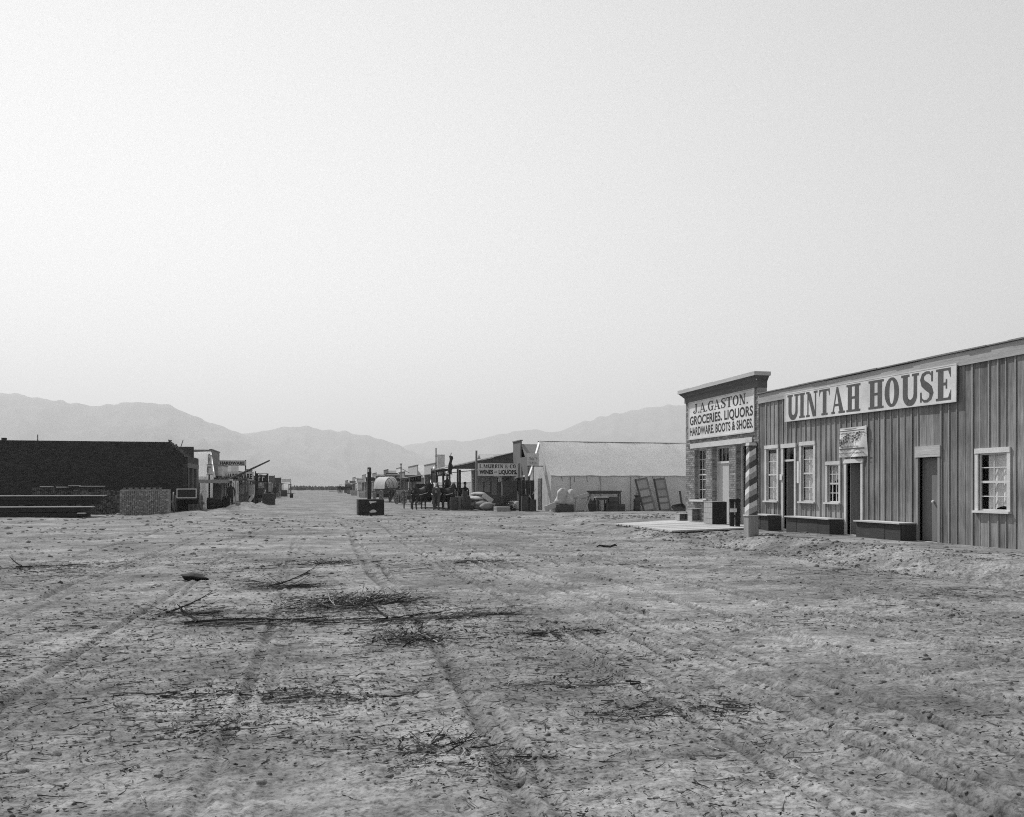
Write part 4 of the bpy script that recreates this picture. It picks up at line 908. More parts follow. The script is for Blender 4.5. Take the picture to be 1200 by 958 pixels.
# ------------------------------------------------------------------ frame shops along the street
def shop(label, side, XF, Y0, Y1, top, roof_z, eave_z, depth, wall, front, porch=None, doors=1, wins=1, roofm=None, step=None, group=None, windows_z=(1.0, 2.2), name='frame_shop', pm=None):
    """side +1: east row, front looks along -X; side -1: west row, front looks along +X. XF is the front line."""
    f = -side; t = thing(name, label, 'building', (0, 0, 0), 0, group); roofm = roofm or M_SHINGLE; ym = (Y0 + Y1) / 2; back = XF + side * depth
    def bx(m_, xa, xb, *r): m_.box(min(xa, xb), r[0], r[1], max(xa, xb), r[2], r[3]); return m_
    n = doors + wins; ops = []; sl = (Y1 - Y0) / n; 
    for i in range(n):
        c = Y0 + sl * (i + .5)
        ops.append((c - .45, c + .45, 0.05, 2.1) if i == n // 2 and doors else (c - .45, c + .45, windows_z[0], windows_z[1]))
    m = MB()
    for (a, b, p, q) in cells(Y0, Y1, -.1, top if not step else min(top, step[0]), ops): bx(m, XF, XF + side * .10, a, p, b, q)
    if step: bx(m, XF, XF + side * .10, step[1], step[0] + .002, step[2], top)
    m.build('false_front', front, t)
    # a cap board along the parapet
    if step: bx(MB(), XF + f * .06, XF + side * .16, step[1] - .04, top + .002, step[2] + .04, top + .07).build('parapet_cap', M_GREYW, t)
    else: bx(MB(), XF + f * .06, XF + side * .16, Y0 - .04, top + .002, Y1 + .04, top + .07).build('parapet_cap', M_GREYW, t)
    m = MB(); bx(m, XF + side * .10, back, Y0 + .05, -.1, Y0 + .13, eave_z); bx(m, XF + side * .10, back, Y1 - .13, -.1, Y1 - .05, eave_z); bx(m, back - side * .08, back, Y0 + .13, -.1, Y1 - .13, eave_z); m.build('side_wall', wall, t)
    m = MB(); xs = (XF + side * .10, back + side * .25)
    for xx in (back - side * .08,):
        m.prism([(Y0 + .05, eave_z), (Y1 - .05, eave_z), (ym, roof_z - .05)], (xx, 0, 0), UY, UZ, UX * side, .06)
    m.build('gable', wall, t)
    for ye in (Y0 - .2, Y1 + .2):
        m = MB(); sgn = 1 if ye > ym else -1; e = Vector((0, ye - ym, (eave_z - .12) - roof_z)); 
        A = [Vector((xs[0], ym, roof_z)), Vector((xs[1], ym, roof_z)), Vector((xs[1], ym, roof_z)) + e, Vector((xs[0], ym, roof_z)) + e]
        up = Vector((0, 0, .05)); m.add([*A, *[p - up for p in A]], [(0, 1, 2, 3), (7, 6, 5, 4), (0, 4, 5, 1), (1, 5, 6, 2), (2, 6, 7, 3), (3, 7, 4, 0)]); m.build('roof', roofm, t)
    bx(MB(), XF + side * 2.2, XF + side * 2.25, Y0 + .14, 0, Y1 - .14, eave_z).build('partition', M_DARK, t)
    for o in ops:
        if o[2] < .1:
            d = bx(MB(), XF + side * .04, XF + side * .075, o[0] + .02, .05, o[1] - .02, 2.08).build('door', M_DOORWOOD, t)
            k = MB(); bx(k, XF + f * .001, XF + f * .02, o[0] - .08, .0, o[0], 2.1); bx(k, XF + f * .001, XF + f * .02, o[1], 0, o[1] + .08, 2.1); bx(k, XF + f * .001, XF + f * .022, o[0] - .1, 2.102, o[1] + .1, 2.2); k.build('door_frame', M_TRIM, t)
        else: window_x(t, XF, f, o[0], o[1], o[2], o[3], 2, 2, .08, .02, False)
    if porch:                                     # (reach, z at wall, z at edge)
        pr, zw, ze = porch; pm = pm or M_SHINGLE; m = MB(); xe = XF + f * pr
        A = [Vector((XF + f * .002, Y0, zw)), Vector((xe + f * .2, Y0, ze)), Vector((xe + f * .2, Y1, ze)), Vector((XF + f * .002, Y1, zw))]; up = Vector((0, 0, .06))
        m.add([*A, *[p - up for p in A]], [(0, 1, 2, 3), (7, 6, 5, 4), (0, 4, 5, 1), (1, 5, 6, 2), (2, 6, 7, 3), (3, 7, 4, 0)]); m.build('porch_roof', pm, t)
        for k in range(3):
            yy = Y0 + .08 + (Y1 - Y0 - .16) * k / 2; MB().bar((xe, yy, -.1), (xe, yy, ze - .06), .11).build('porch_post', M_GREYW, t)
        piece('porch_beam', M_GREYW, xe - .05, Y0 + .02, ze - .20, xe + .05, Y1 - .02, ze - .075, t)
    return t
def hang_sign(label, x0, x1, y, z0, z1, text, bm, im, post=None, name='hanging_sign', font='sans', two=None, T=.2):
    t = thing(name, label, 'sign'); piece('sign_board', bm, x0, y, z0, x1, y + .04, z1, t); h = z1 - z0; wd = x1 - x0
    fb = MB(); fb.box(x0 - .03, y - .01, z0 - .03, x1 + .03, y + .045, z0 - .001); fb.box(x0 - .03, y - .01, z1 + .001, x1 + .03, y + .045, z1 + .03); fb.build('sign_edge', M_GREYW, t)
    if two:
        lettering('lettering', im, t, text, (x0 + wd * .04, y, z0 + h * .56), UX, UZ, -UY, wd * .92, h * .32, 'serif', T=.22, t=.09)
        lettering('lettering', im, t, two, (x0 + wd * .04, y, z0 + h * .13), UX, UZ, -UY, wd * .92, h * .33, 'sans', bold=.06)
    elif text: lettering('lettering', im, t, text, (x0 + wd * .05, y, z0 + h * .18), UX, UZ, -UY, wd * .9, h * .64, font, T=T, bold=.05)
    if post:
        for px_ in post: MB().bar((px_, y + .1, -.1), (px_, y + .1, z1 + .08), .1).build('post', M_DKWOOD, t)
    return t

# ---- the liquor store with its deep sloping porch
def liquor():
    t = thing('liquor_store', 'wine and liquor store with deep dark sloping porch roof on posts', 'building')
    Y0, Y1, XF = 60.6, 67.5, 14.0; XE = 9.35
    m = MB()
    for (a, b, p, q) in cells(Y0, Y1, -.1, 3.95, [(62.0, 63.0, 0, 2.1), (64.2, 66.2, .9, 2.3)]): m.box(XF, a, p, XF + .1, b, q)
    m.build('wall', M_GREYW, t); MB().box(XF + .03, 62.02, 0, XF + .07, 62.98, 2.08).build('door', M_DOORWOOD, t)
    window_x(t, XF, -1, 64.2, 66.2, .9, 2.3, 3, 2, .08, .02, False)
    m = MB(); m.box(XF + .1, Y0, -.1, XF + 8, Y0 + .1, 3.9); m.box(XF + .1, Y1 - .1, -.1, XF + 8, Y1, 3.9); m.box(XF + 7.9, Y0 + .1, -.1, XF + 8, Y1 - .1, 3.9); m.build('side_wall', M_GREYW, t)
    MB().box(XF - .02, Y0 - .05, 3.96, XF + 8.1, Y1 + .05, 4.04).build('roof', M_SHINGLE, t)
    # sloped porch roof in boards
    n = 12
    for i in range(n):
        a, b = Y0 - .15 + (Y1 - Y0 + .3) * i / n + .006, Y0 - .15 + (Y1 - Y0 + .3) * (i + 1) / n - .006; e = random.uniform(-.08, .08); up = .045
        x1 = XE - .35 + e; z1 = 2.96 - (.35 - e) * .225; k = MB(); A = [(XF - .004, a, 4.02), (x1, a, z1), (x1, b, z1), (XF - .004, b, 4.02)]
        k.add([*A, *[(p[0], p[1], p[2] - up) for p in A]], [(0, 1, 2, 3), (7, 6, 5, 4), (0, 4, 5, 1), (1, 5, 6, 2), (2, 6, 7, 3), (3, 7, 4, 0)]); k.build('roof_board', M_SHINGLE, t)
    # the boarded triangular end
    m = MB(); m.prism([(XE, 2.80), (XF - .02, 2.80), (XF - .02, 3.95), (XE, 2.90)], (0, Y0 - .02, 0), UX, UZ, -UY, .03); m.build('porch_end_boarding', M_DKWOOD, t)
    piece('beam', M_DKWOOD, XE, Y0 + .02, 2.68, XE + .12, Y1, 2.84, t)
    for (xx, yy) in ((XE, Y0 + .06), (XE + .05, 64), (XE, Y1 - .1), (9.95, Y0 + .06), (10.4, Y0 + 1.8), (11.25, Y0 + .05)): MB().bar((xx, yy, -.1), (xx, yy, 2.79), .13).build('post', M_DKWOOD, t)
    piece('shop_shelf', M_PINEZ, 12.2, 63.4, 0, 13.9, 63.8, 1.9, t)
    for k in range(3): piece('white_panel', M_WHITE, 11.9 + .55 * k, 63.36, .9 + .2 * (k % 2), 12.3 + .55 * k, 63.39, 2.3, t)
    s = thing('liquor_sign', 'wide pale sign with two lines of black letters under the dark sloping porch', 'sign')
    y = 57.62; x0 = on_y(560, y)[0]; x1 = on_y(607.3, y)[0]; z0, z1 = 2.30, 3.10
    piece('sign_board', M_WHITE, x0, y, z0, x1, y + .05, z1, s); wd = x1 - x0
    fb = MB(); fb.box(x0 - .03, y - .015, z0 - .04, x1 + .03, y + .05, z0 - .001); fb.box(x0 - .03, y - .015, z1 + .001, x1 + .03, y + .05, z1 + .04); fb.build('sign_edge', M_TRIM, s)
    lettering('lettering', M_INK, s, 'L.MURRIN & CO.', (x0 + .1, y, z0 + .50), UX, UZ, -UY, wd - .2, .26, T=.26, t=.11)
    lettering('lettering', M_INK, s, 'WINES', (x0 + .1, y, z0 + .10), UX, UZ, -UY, wd * .34, .29, 'sans', bold=.06); lettering('lettering', M_INK, s, 'AND', (x0 + wd * .40, y, z0 + .17), UX, UZ, -UY, wd * .08, .12, 'sans', bold=.02)
    lettering('lettering', M_INK, s, 'LIQUORS.', (x0 + wd * .51, y, z0 + .10), UX, UZ, -UY, wd * .46, .29, 'sans', bold=.06)
    MB().bar((x0 - .1, y + .02, -.1), (x0 - .1, y + .02, 4.0), .12).build('post', M_GREYW, s); MB().bar((x1 + .06, y + .02, -.1), (x1 + .06, y + .02, 3.15), .1).build('post', M_GREYW, s)
liquor()
shop('stepped false front shop squeezed between the liquor store and big tent', 1, 13.9, 55.75, 60.1, 4.72, 4.5, 2.6, 9, M_GREYW, M_GREYW, None, 1, 1, M_SHINGLE, (3.55, 57.8, 60.1))
def hung_box(label, x, y, z, sx, sy, sz):
    t = thing('lantern_box', label, 'box', (x, y, z)); MB().box(-sx / 2, -sy / 2, 0, sx / 2, sy / 2, sz).build('body', M_BLACKW, t); MB().box(-sx / 2 - .03, -sy / 2 - .03, sz, sx / 2 + .03, sy / 2 + .03, sz + .05).build('lid', M_GREYW, t)
    MB().bar((0, 0, -z - .05), (0, 0, 0), .1).build('post', M_GREYW, t)
x, y = W(608, 59.3); hung_box('dark box on a post before the stepped shop front', x, y, 1.2, .32, .3, .92)
# goods in front of the porch
crate('open_shelving', 'tall dark stack of open shelves under the liquor sign', (*W(596.5, 58.8), 0), 1.0, .5, 1.9, 0, M_DKWOOD, None, 'shelves', 5)
barrel('dark barrel standing first in front of the porch by the horses', *W(532, 55.6), 0, .29, .84, M_DKWOOD, 'barrels before the liquor store')
barrel('dark barrel topped by a keg in front of the porch', *W(546, 55.8), 0, .33, .90, M_DKWOOD, 'barrels before the liquor store')
x, y = W(545, 55.8); barrel('small dark keg standing on top of the big barrel', x, y, .90, .2, .34, M_DKWOOD, 'barrels before the liquor store')
crate('packing_crate', 'narrow upright box between the two porch barrels', (*W(538.5, 55.9), 0), .34, .34, .86, 0, M_GREYW)
for i, (px, d, z, rx, ry, h, lab) in enumerate(((553, 56.5, 0, .5, .4, .62, 'big grain sack at the bottom of the pile beside the barrels'), (564, 56.3, 0, .62, .45, .66, 'wide grain sack at the bottom right of the sack pile'), (558, 56.6, .58, .66, .42, .36, 'flat sack laid across the top of the sack pile'), (561, 56.9, .90, .5, .35, .30, 'topmost sack on the pile before the liquor porch'), (571.5, 55.5, 0, .48, .35, .55, 'round bundle on the ground right of the sack pile'))):
    x, y = W(px, d); sack('grain_sack', lab, (x, y, z - .02), rx, ry, h, random.uniform(0, 1), M_SACK if i in (2, 3) else mat('dull_sack', .22, .25, 6, None, .3, .95, .1, 60), 'sacks before the liquor store', 0, lump=.2, seed=20 + i)
plank('pale cloth topped board leaning on the sack pile', (*W(566, 56), 1.0), (*W(577, 55.9), .55), .06, .3, M_CANVASD)
crate('packing_crate', 'low wide crate on the ground beside the round bundle', (*W(585, 55.4), 0), .72, .5, .42, .15, M_GREYW)
crate('packing_crate', 'small crate behind the low crate under the liquor sign', (*W(581, 56.6), 0), .5, .4, .75, -.1, M_DKWOOD)
# flag like cloth
m = MB(); x, y = W(528, 61)
for j in range(9):
    q = j / 8; m.v += [(x - .12 + .06 * math.sin(j), y + .05 * math.sin(j * 1.3), 3.75 - 1.3 * q), (x + .16 * (1 - .3 * q) + .05 * math.sin(j * 1.7), y + .09 * math.sin(j * .9), 3.7 - 1.35 * q)]
m.f = [(2 * j, 2 * j + 1, 2 * j + 3, 2 * j + 2) for j in range(8)]; cl = thing('hanging_cloth', 'dark cloth hanging from a staff at the porch corner', 'cloth'); m.build('cloth', M_CLOTH_D, cl); MB().tube([(x - .2, y, 2.5), (x + .05, y, 3.95)], .03, 6).build('staff', M_DKWOOD, cl)

# ---- further shops on the same side
shop('canvas roofed shop with a pole behind the liquor porch', 1, 13.6, 69.0, 75.5, 3.6, 4.35, 2.8, 10, M_GREYW, M_PINEZ, (3.5, 3.0, 2.6), 1, 2, M_CANVASD)
x0, y = W(512.5, 72); x1 = W(521.5, 72)[0]; hang_sign('upright pale sign panel with a dark lower band by the tall pole', x0, x1, y, 2.9, 4.2, '', M_CANVASD, M_INK)
x0, y = W(513, 71.5); x1 = W(522.5, 71.5)[0]; hang_sign('grey sign lettered DX below the pale panel', x0, x1, y, 2.45, 3.0, 'DX', M_PINE, M_INK)
x, y = W(511, 71); MB(); pl = thing('tall_pole', 'tall slender pole rising above the porch signs', 'pole', (x, y, 0)); MB().tube([(0, 0, -.1), (0, 0, 4.75)], [.07, .045], 8).build('shaft', M_DKWOOD, pl); piece('cross_arm', M_DKWOOD, -.1, -.03, 4.05, .12, .03, 4.1, pl)
x, y = W(505, 73); hang_sign('low dark board sign leaning out left of the tall pole', x, W(511, 73)[0], y, 1.9, 3.05, '~', M_GREYW, M_INK)
ptent('canvas_tent', 'white pitched tent with gable to the street beyond the tall pole', 11.0, 19, 78.2, 83.0, 3.55, 2.0, M_CANVAS, M_CANVAS, None, False)
shop('board shop with dark hanging sign left of the white tent', 1, 11.8, 86, 95, 3.9, 3.85, 2.6, 10, M_GREYW, M_PINEZ, (2.6, 2.9, 2.5), 1, 2, M_SHINGLE)
x0, y = W(475, 92); hang_sign('dark board sign with pale letters hung before the board shop', x0, W(494, 92)[0], y, 2.1, 2.75, '~', M_BLACKW, M_PAPER, None, font='serif')
x, y = W(470, 91); pl = thing('lamp_pole', 'slim pole with a bracket top left of the dark hanging sign', 'pole', (x, y, 0)); MB().tube([(0, 0, -.1), (0, 0, 3.9)], .06, 8).build('shaft', M_GREYW, pl); piece('cap', M_DKWOOD, -.12, -.05, 3.9, .12, .05, 4.0, pl); MB().tube([(0, 0, 3.5), (.9, .1, 3.0)], .03, 6).build('stay', M_DKWOOD, pl)
x, y = 10.6, 97
shop('flat topped pale board shop beyond the lamp pole', 1, 11.6, 100, 110, 4.05, 4.2, 2.7, 10, M_PINEZ, M_PINEZ, (2.8, 2.9, 2.5), 1, 2, M_CANVASD)
x0, y = W(451, 106); hang_sign('long faded sign board over the covered wagon', x0, W(469, 106)[0], y, 2.3, 3.0, '~', M_GREYW, M_INK)
rowE = [(113, 121, 3.5, 'grey shop with low parapet just beyond the flat topped shop', M_GREYW), (124, 131, 4.3, 'tall narrow shop front partway down the far row past the covered wagon', M_PALEW), (134, 143, 3.4, 'low canvas roofed shop after the tall narrow front', M_GREYW), (147, 156, 4.5, 'tall dark shop front behind the post in the street', M_DKWOOD), (160, 171, 3.7, 'wide pale shop beyond the tall dark front', M_PALEW), (176, 188, 4.4, 'grey shop with raised parapet further along the far row', M_GREYW), (194, 207, 3.6, 'low shop near the middle of the far row of shops', M_PALEW), (214, 230, 4.6, 'high fronted shop in the far row nearing its end', M_GREYW), (240, 258, 3.9, 'third shop from the far end of the east row', M_PALEW), (270, 292, 4.6, 'second shop from the far end of the east row', M_GREYW), (315, 345, 4.0, 'last small shop at the far end of the east row', M_DKWOOD)]
for i, (a, b, h, lab, mm) in enumerate(rowE):
    XF = 11.6 + (.4 if i % 2 else -.2); shop(lab, 1, XF, a, b, h, h - .1, 2.6, 9, mm, mm, (2.4, 2.8, 2.45) if i % 3 != 2 else None, 1, 2, M_CANVASD if i % 3 == 1 else M_SHINGLE, None, 'east row of far shops')
    if i < 9:
        x0 = XF - 2.3 + .2 * (i % 2); hang_sign(['pale', 'dark', 'grey'][i % 3] + ' hanging sign on the ' + ['first', 'second', 'third', 'fourth', 'fifth', 'sixth', 'seventh', 'eighth', 'ninth'][i] + ' far shop of the east row', x0, x0 + 1.7, a + .4, 2.5 + .3 * (i % 2), 3.2 + .3 * (i % 2), '', [M_PAPER, M_BLACKW, M_GREYW][i % 3], M_INK)

for i in range(10):
    r = random.Random(300 + i); d = 96 + i * 13; y = d; x = 8.9 + r.uniform(-.5, .5); c_ = crate('packing_crate', ORD[i] + ' small pale box along the far east walk, counting away from the covered wagon', (x, y, 0), r.uniform(.6, 1.1), .7, r.uniform(.5, .9), r.uniform(-.4, .4), M_PALEC, 'pale boxes along the far east walk', slats=2)
for i in range(8):
    r = random.Random(330 + i); barrel(ORD[i] + ' dark barrel along the far east walk, counting away from the lamp pole', 8.6 + r.uniform(-.4, .5), 90 + i * 12, 0, .3, .85, M_DKWOOD, 'barrels along the far east walk')
for i in range(9):
    x, y = 8.0 + .25 * (i % 2), 88 + i * 11; t = thing('hitching_post', ORD[i] + ' plain hitching post lining the far east walk, counting away from the viewer', 'post', (x, y, 0), 0, 'hitching posts on the far east walk'); MB().bar((0, 0, -.1), (0, 0, 1.2), .12).build('shaft', M_GREYW, t); MB().bar((-.0, -1.2, 1.0), (0, 1.2, 1.0), .06).build('rail', M_GREYW, t)

# ------------------------------------------------------------------ wagons
def wheel_proto(r):
    t = MB(); n = 22; prof = [(r - .07, -.035), (r, -.035), (r, .035), (r - .07, .035)]
    for k in range(n):
        a = 2 * math.pi * k / n
        for (q, xx) in prof: t.v.append((xx, q * math.cos(a), q * math.sin(a)))
    for k in range(n):
        for i in range(4): t.f.append((k * 4 + i, k * 4 + (i + 1) % 4, ((k + 1) % n) * 4 + (i + 1) % 4, ((k + 1) % n) * 4 + i))
    return t
def wheel(parent, x, y, r, m, z=None):
    b = wheel_proto(r); b.tube([(-.14, 0, 0), (.14, 0, 0)], .09, 10); o = b.build('wheel', m, parent); o.location = (x, y, r if z is None else z)
    me = None
    for k in range(10):
        a = 2 * math.pi * k / 10
        if me is None:
            s = MB().bar((0, 0, .07), (0, 0, r - .05), .045); sp = s.build('spoke', m, o); me = sp.data
        else: sp = link(bpy.data.objects.new('spoke', me), o)
        sp.rotation_euler = (a, 0, 0)
    return o
def wagon(name, label, x, y, rz, L=3.0, wd=1.25, bh=.6, bz=.75, m=None, pm=None, cover=None, z=0, panel=False, seat=True):
    """runs along local Y; the tongue points to +Y"""
    m = m or M_DKWOOD; t = thing(name, label, 'wagon', (x, y, z), rz)
    for s in (-1, 1):
        for k in range(3): piece('side_board', m, s * wd / 2 - .02, -L / 2, bz + k * bh / 3 + .004, s * wd / 2 + .02, L / 2, bz + (k + 1) * bh / 3 - .004, t)
    for s in (-1, 1): MB().box(-wd / 2 + .022, s * L / 2 - .03, bz, wd / 2 - .022, s * L / 2, bz + bh).build('end_board', m, t)
    if panel:
        p = MB(); e = .05; z0, z1 = bz + .05, bz + bh + .02; yy = -L / 2 - .045
        p.box(-wd / 2, yy, z1 - e, wd / 2, yy + .04, z1); p.box(-wd / 2, yy, z0, wd / 2, yy + .04, z0 + e); p.box(-wd / 2, yy, z0 + e, -wd / 2 + e, yy + .04, z1 - e); p.box(wd / 2 - e, yy, z0 + e, wd / 2, yy + .04, z1 - e); p.build('end_frame', M_PAPER, t)
    MB().box(-wd / 2 + .022, -L / 2 + .001, bz - .06, wd / 2 - .022, L / 2 - .001, bz - .002).build('floor', m, t)
    for yy, r in ((-L / 2 + .5, .62), (L / 2 - .5, .52)):
        MB().box(-wd / 2 - .15, yy - .05, r - .05, wd / 2 + .15, yy + .05, r + .05).build('axle', m, t); MB().box(-wd / 2 + .05, yy - .06, r + .052, wd / 2 - .05, yy + .06, bz - .062).build('bolster', m, t)
        for s in (-1, 1): wheel(t, s * (wd / 2 + .2), yy, r, M_GREYW)
    MB().bar((0, L / 2, .55), (0, L / 2 + 2.0, .45), .08).build('tongue', m, t)
    if seat: MB().box(-wd / 2 + .05, L / 2 - .85, bz + bh + .1, wd / 2 - .05, L / 2 - .5, bz + bh + .15).build('seat', m, t); 
    if seat:
        for s in (-1, 1): MB().box(s * (wd / 2 - .15) - .03, L / 2 - .7, bz + bh * .5, s * (wd / 2 - .15) + .03, L / 2 - .64, bz + bh + .098).build('seat_bracket', m, t)
    if cover:
        b = MB(); n = 14; rows = 12; r = random.Random(4)
        for j in range(rows + 1):
            q = j / rows; y0 = -L / 2 - .15 + (L + .3) * q; dip = .05 * abs(math.sin(q * math.pi * 4))
            for i in range(n + 1):
                a = math.pi * i / n; b.v.append((-(wd / 2 + .08) * math.cos(a) * (1 + .02 * r.uniform(-1, 1)), y0, bz + bh - .1 + (cover - dip) * math.sin(a) ** .8))
        b.f = [(j * (n + 1) + i, j * (n + 1) + i + 1, (j + 1) * (n + 1) + i + 1, (j + 1) * (n + 1) + i) for j in range(rows) for i in range(n)]; b.build('canvas_cover', M_CANVASD, t, True)
        for q in (.0, .33, .66, 1.):
            y0 = -L / 2 - .12 + (L + .24) * q; MB().tube([(-(wd / 2 + .02) * math.cos(math.pi * i / 10), y0 * .96, bz + bh - .14 + (cover - .09) * math.sin(math.pi * i / 10) ** .8) for i in range(11)], .02, 5).build('hoop', M_GREYW, t)
    return t
x, y = W(220.5, 53.5); wagon('wagon', 'dark wagon with pale edged end board at the corner of the brick building', x, y, R(4), 2.6, 1.15, .62, .80, M_BLACKW, panel=True, z=gz(x, y), seat=False)
x, y = W(452, 88); wagon('covered_wagon', 'covered wagon with pale canvas top parked in the far street', x, y, R(14), 3.2, 1.3, .6, .85, M_DKWOOD, cover=1.25, z=gz(x, y))
x, y = W(497, 63.5); wagon('wagon', 'dark high sided wagon standing behind the first pair of horses', x, y, R(-6), 3.0, 1.3, .95, .80, M_BLACKW, z=gz(x, y), seat=False)
x, y = W(521.5, 60.0); wagon('wagon', 'dark wagon beside the porch posts with a driver', x, y, R(-4), 2.8, 1.1, .75, .75, M_BLACKW, z=gz(x, y))

# ------------------------------------------------------------------ skinned bodies
def skin(name, V, E, Rd, m, parent=None, root=0, sub=2):
    me = bpy.data.meshes.new(name); me.from_pydata(V, E, []); me.materials.append(m); o = link(bpy.data.objects.new(name, me), parent)
    md = o.modifiers.new('skin', 'SKIN'); md.use_smooth_shade = True
    sv = me.skin_vertices[0].data
    for i, r in enumerate(Rd):
        sv[i].radius = r if hasattr(r, '__len__') else (r, r)
        sv[i].use_root = (i == root)
    sb = o.modifiers.new('sub', 'SUBSURF'); sb.levels = sub; sb.render_levels = sub
    return o
def horse(label, x, y, rz, m, z=0, head_down=False, harness=True, sc_=1.0):
    """looks along local +Y"""
    t = thing('horse', label, 'horse', (x, y, z), rz, 'horses and mule standing by the wagons'); t.scale = (sc_,) * 3
    V = [(0, -.62, 1.18), (0, -.30, 1.22), (0, .10, 1.14), (0, .48, 1.16)]; Rd = [(.24, .27), (.26, .29), (.28, .32), (.22, .30)]; E = [(0, 1), (1, 2), (2, 3)]
    hd = -.45 if head_down else 0
    V += [(0, .74, 1.38 + hd * .3), (0, .96, 1.60 + hd * .9), (0, 1.06, 1.70 + hd), (0, 1.26, 1.52 + hd), (0, 1.40, 1.36 + hd)]; Rd += [(.14, .22), (.10, .16), (.10, .12), (.085, .10), (.06, .065)]; E += [(3, 4), (4, 5), (5, 6), (6, 7), (7, 8)]
    for s in (-1, 1):
        b = len(V); V += [(s * .15, -.66, .98), (s * .16, -.60, .76), (s * .15, -.80, .50), (s * .15, -.76, .14), (s * .15, -.70, .03)]; Rd += [(.14, .17), (.10, .12), (.058, .075), (.042, .045), (.062, .07)]; E += [(0, b), (b, b + 1), (b + 1, b + 2), (b + 2, b + 3), (b + 3, b + 4)]
        b = len(V); V += [(s * .14, .50, .86), (s * .14, .50, .48), (s * .14, .49, .15), (s * .14, .53, .03)]; Rd += [(.10, .13), (.058, .062), (.042, .045), (.062, .07)]; E += [(3, b), (b, b + 1), (b + 1, b + 2), (b + 2, b + 3)]
        V.append((s * .06, 1.02, 1.86 + hd)); Rd.append((.025, .03)); E.append((6, len(V) - 1))
    body = skin('body', V, E, Rd, m, t, 1)
    MB().tube([(0, -.84, 1.30), (0, -.95, 1.15), (0, -.97, .80), (0, -.95, .50)], [.035, .06, .075, .02], 8).build('tail', M_BLACKW, t, True)
    MB().tube([(0, .62, 1.50 + hd * .2), (0, .80, 1.66 + hd * .55), (0, .95, 1.80 + hd * .95)], [.03, .05, .03], 6).build('mane', M_BLACKW, t, True)
    if harness:
        MB().tube([(.26 * math.cos(a), .60 + .06 * math.sin(a), 1.22 + .34 * math.sin(a)) for a in np.linspace(0, 6.283, 13)], .045, 6).build('collar', M_BLACKW, t)
        for s in (-1, 1): MB().tube([(s * .27, .58, 1.15), (s * .32, .1, 1.08), (s * .27, -.62, 1.0)], .02, 5).build('trace_strap', M_PAPER, t)
    return t
x, y = W(492, 57.3); horse('black horse standing broad across the street edge, first by the hitching rail', x, y, R(-36), M_HIDE_D, gz(x, y))
x, y = W(511.5, 57.2); horse('bay horse with its rump to the street and a pale lit back', x, y, R(-10), M_HIDE_L, gz(x, y))
x, y = W(523, 58.4); horse('dark horse nearest the barrels and the porch posts', x, y, R(-38), M_HIDE_D, gz(x, y))
x, y = W(464, 84); horse('dark mule standing low beside the covered wagon', x, y, R(-60), M_HIDE_D, gz(x, y), True, False, .9)
x, y = W(471, 83); horse('second mule by the covered wagon near the lamp pole', x, y, R(-50), M_HIDE_D, gz(x, y), True, False, .88)

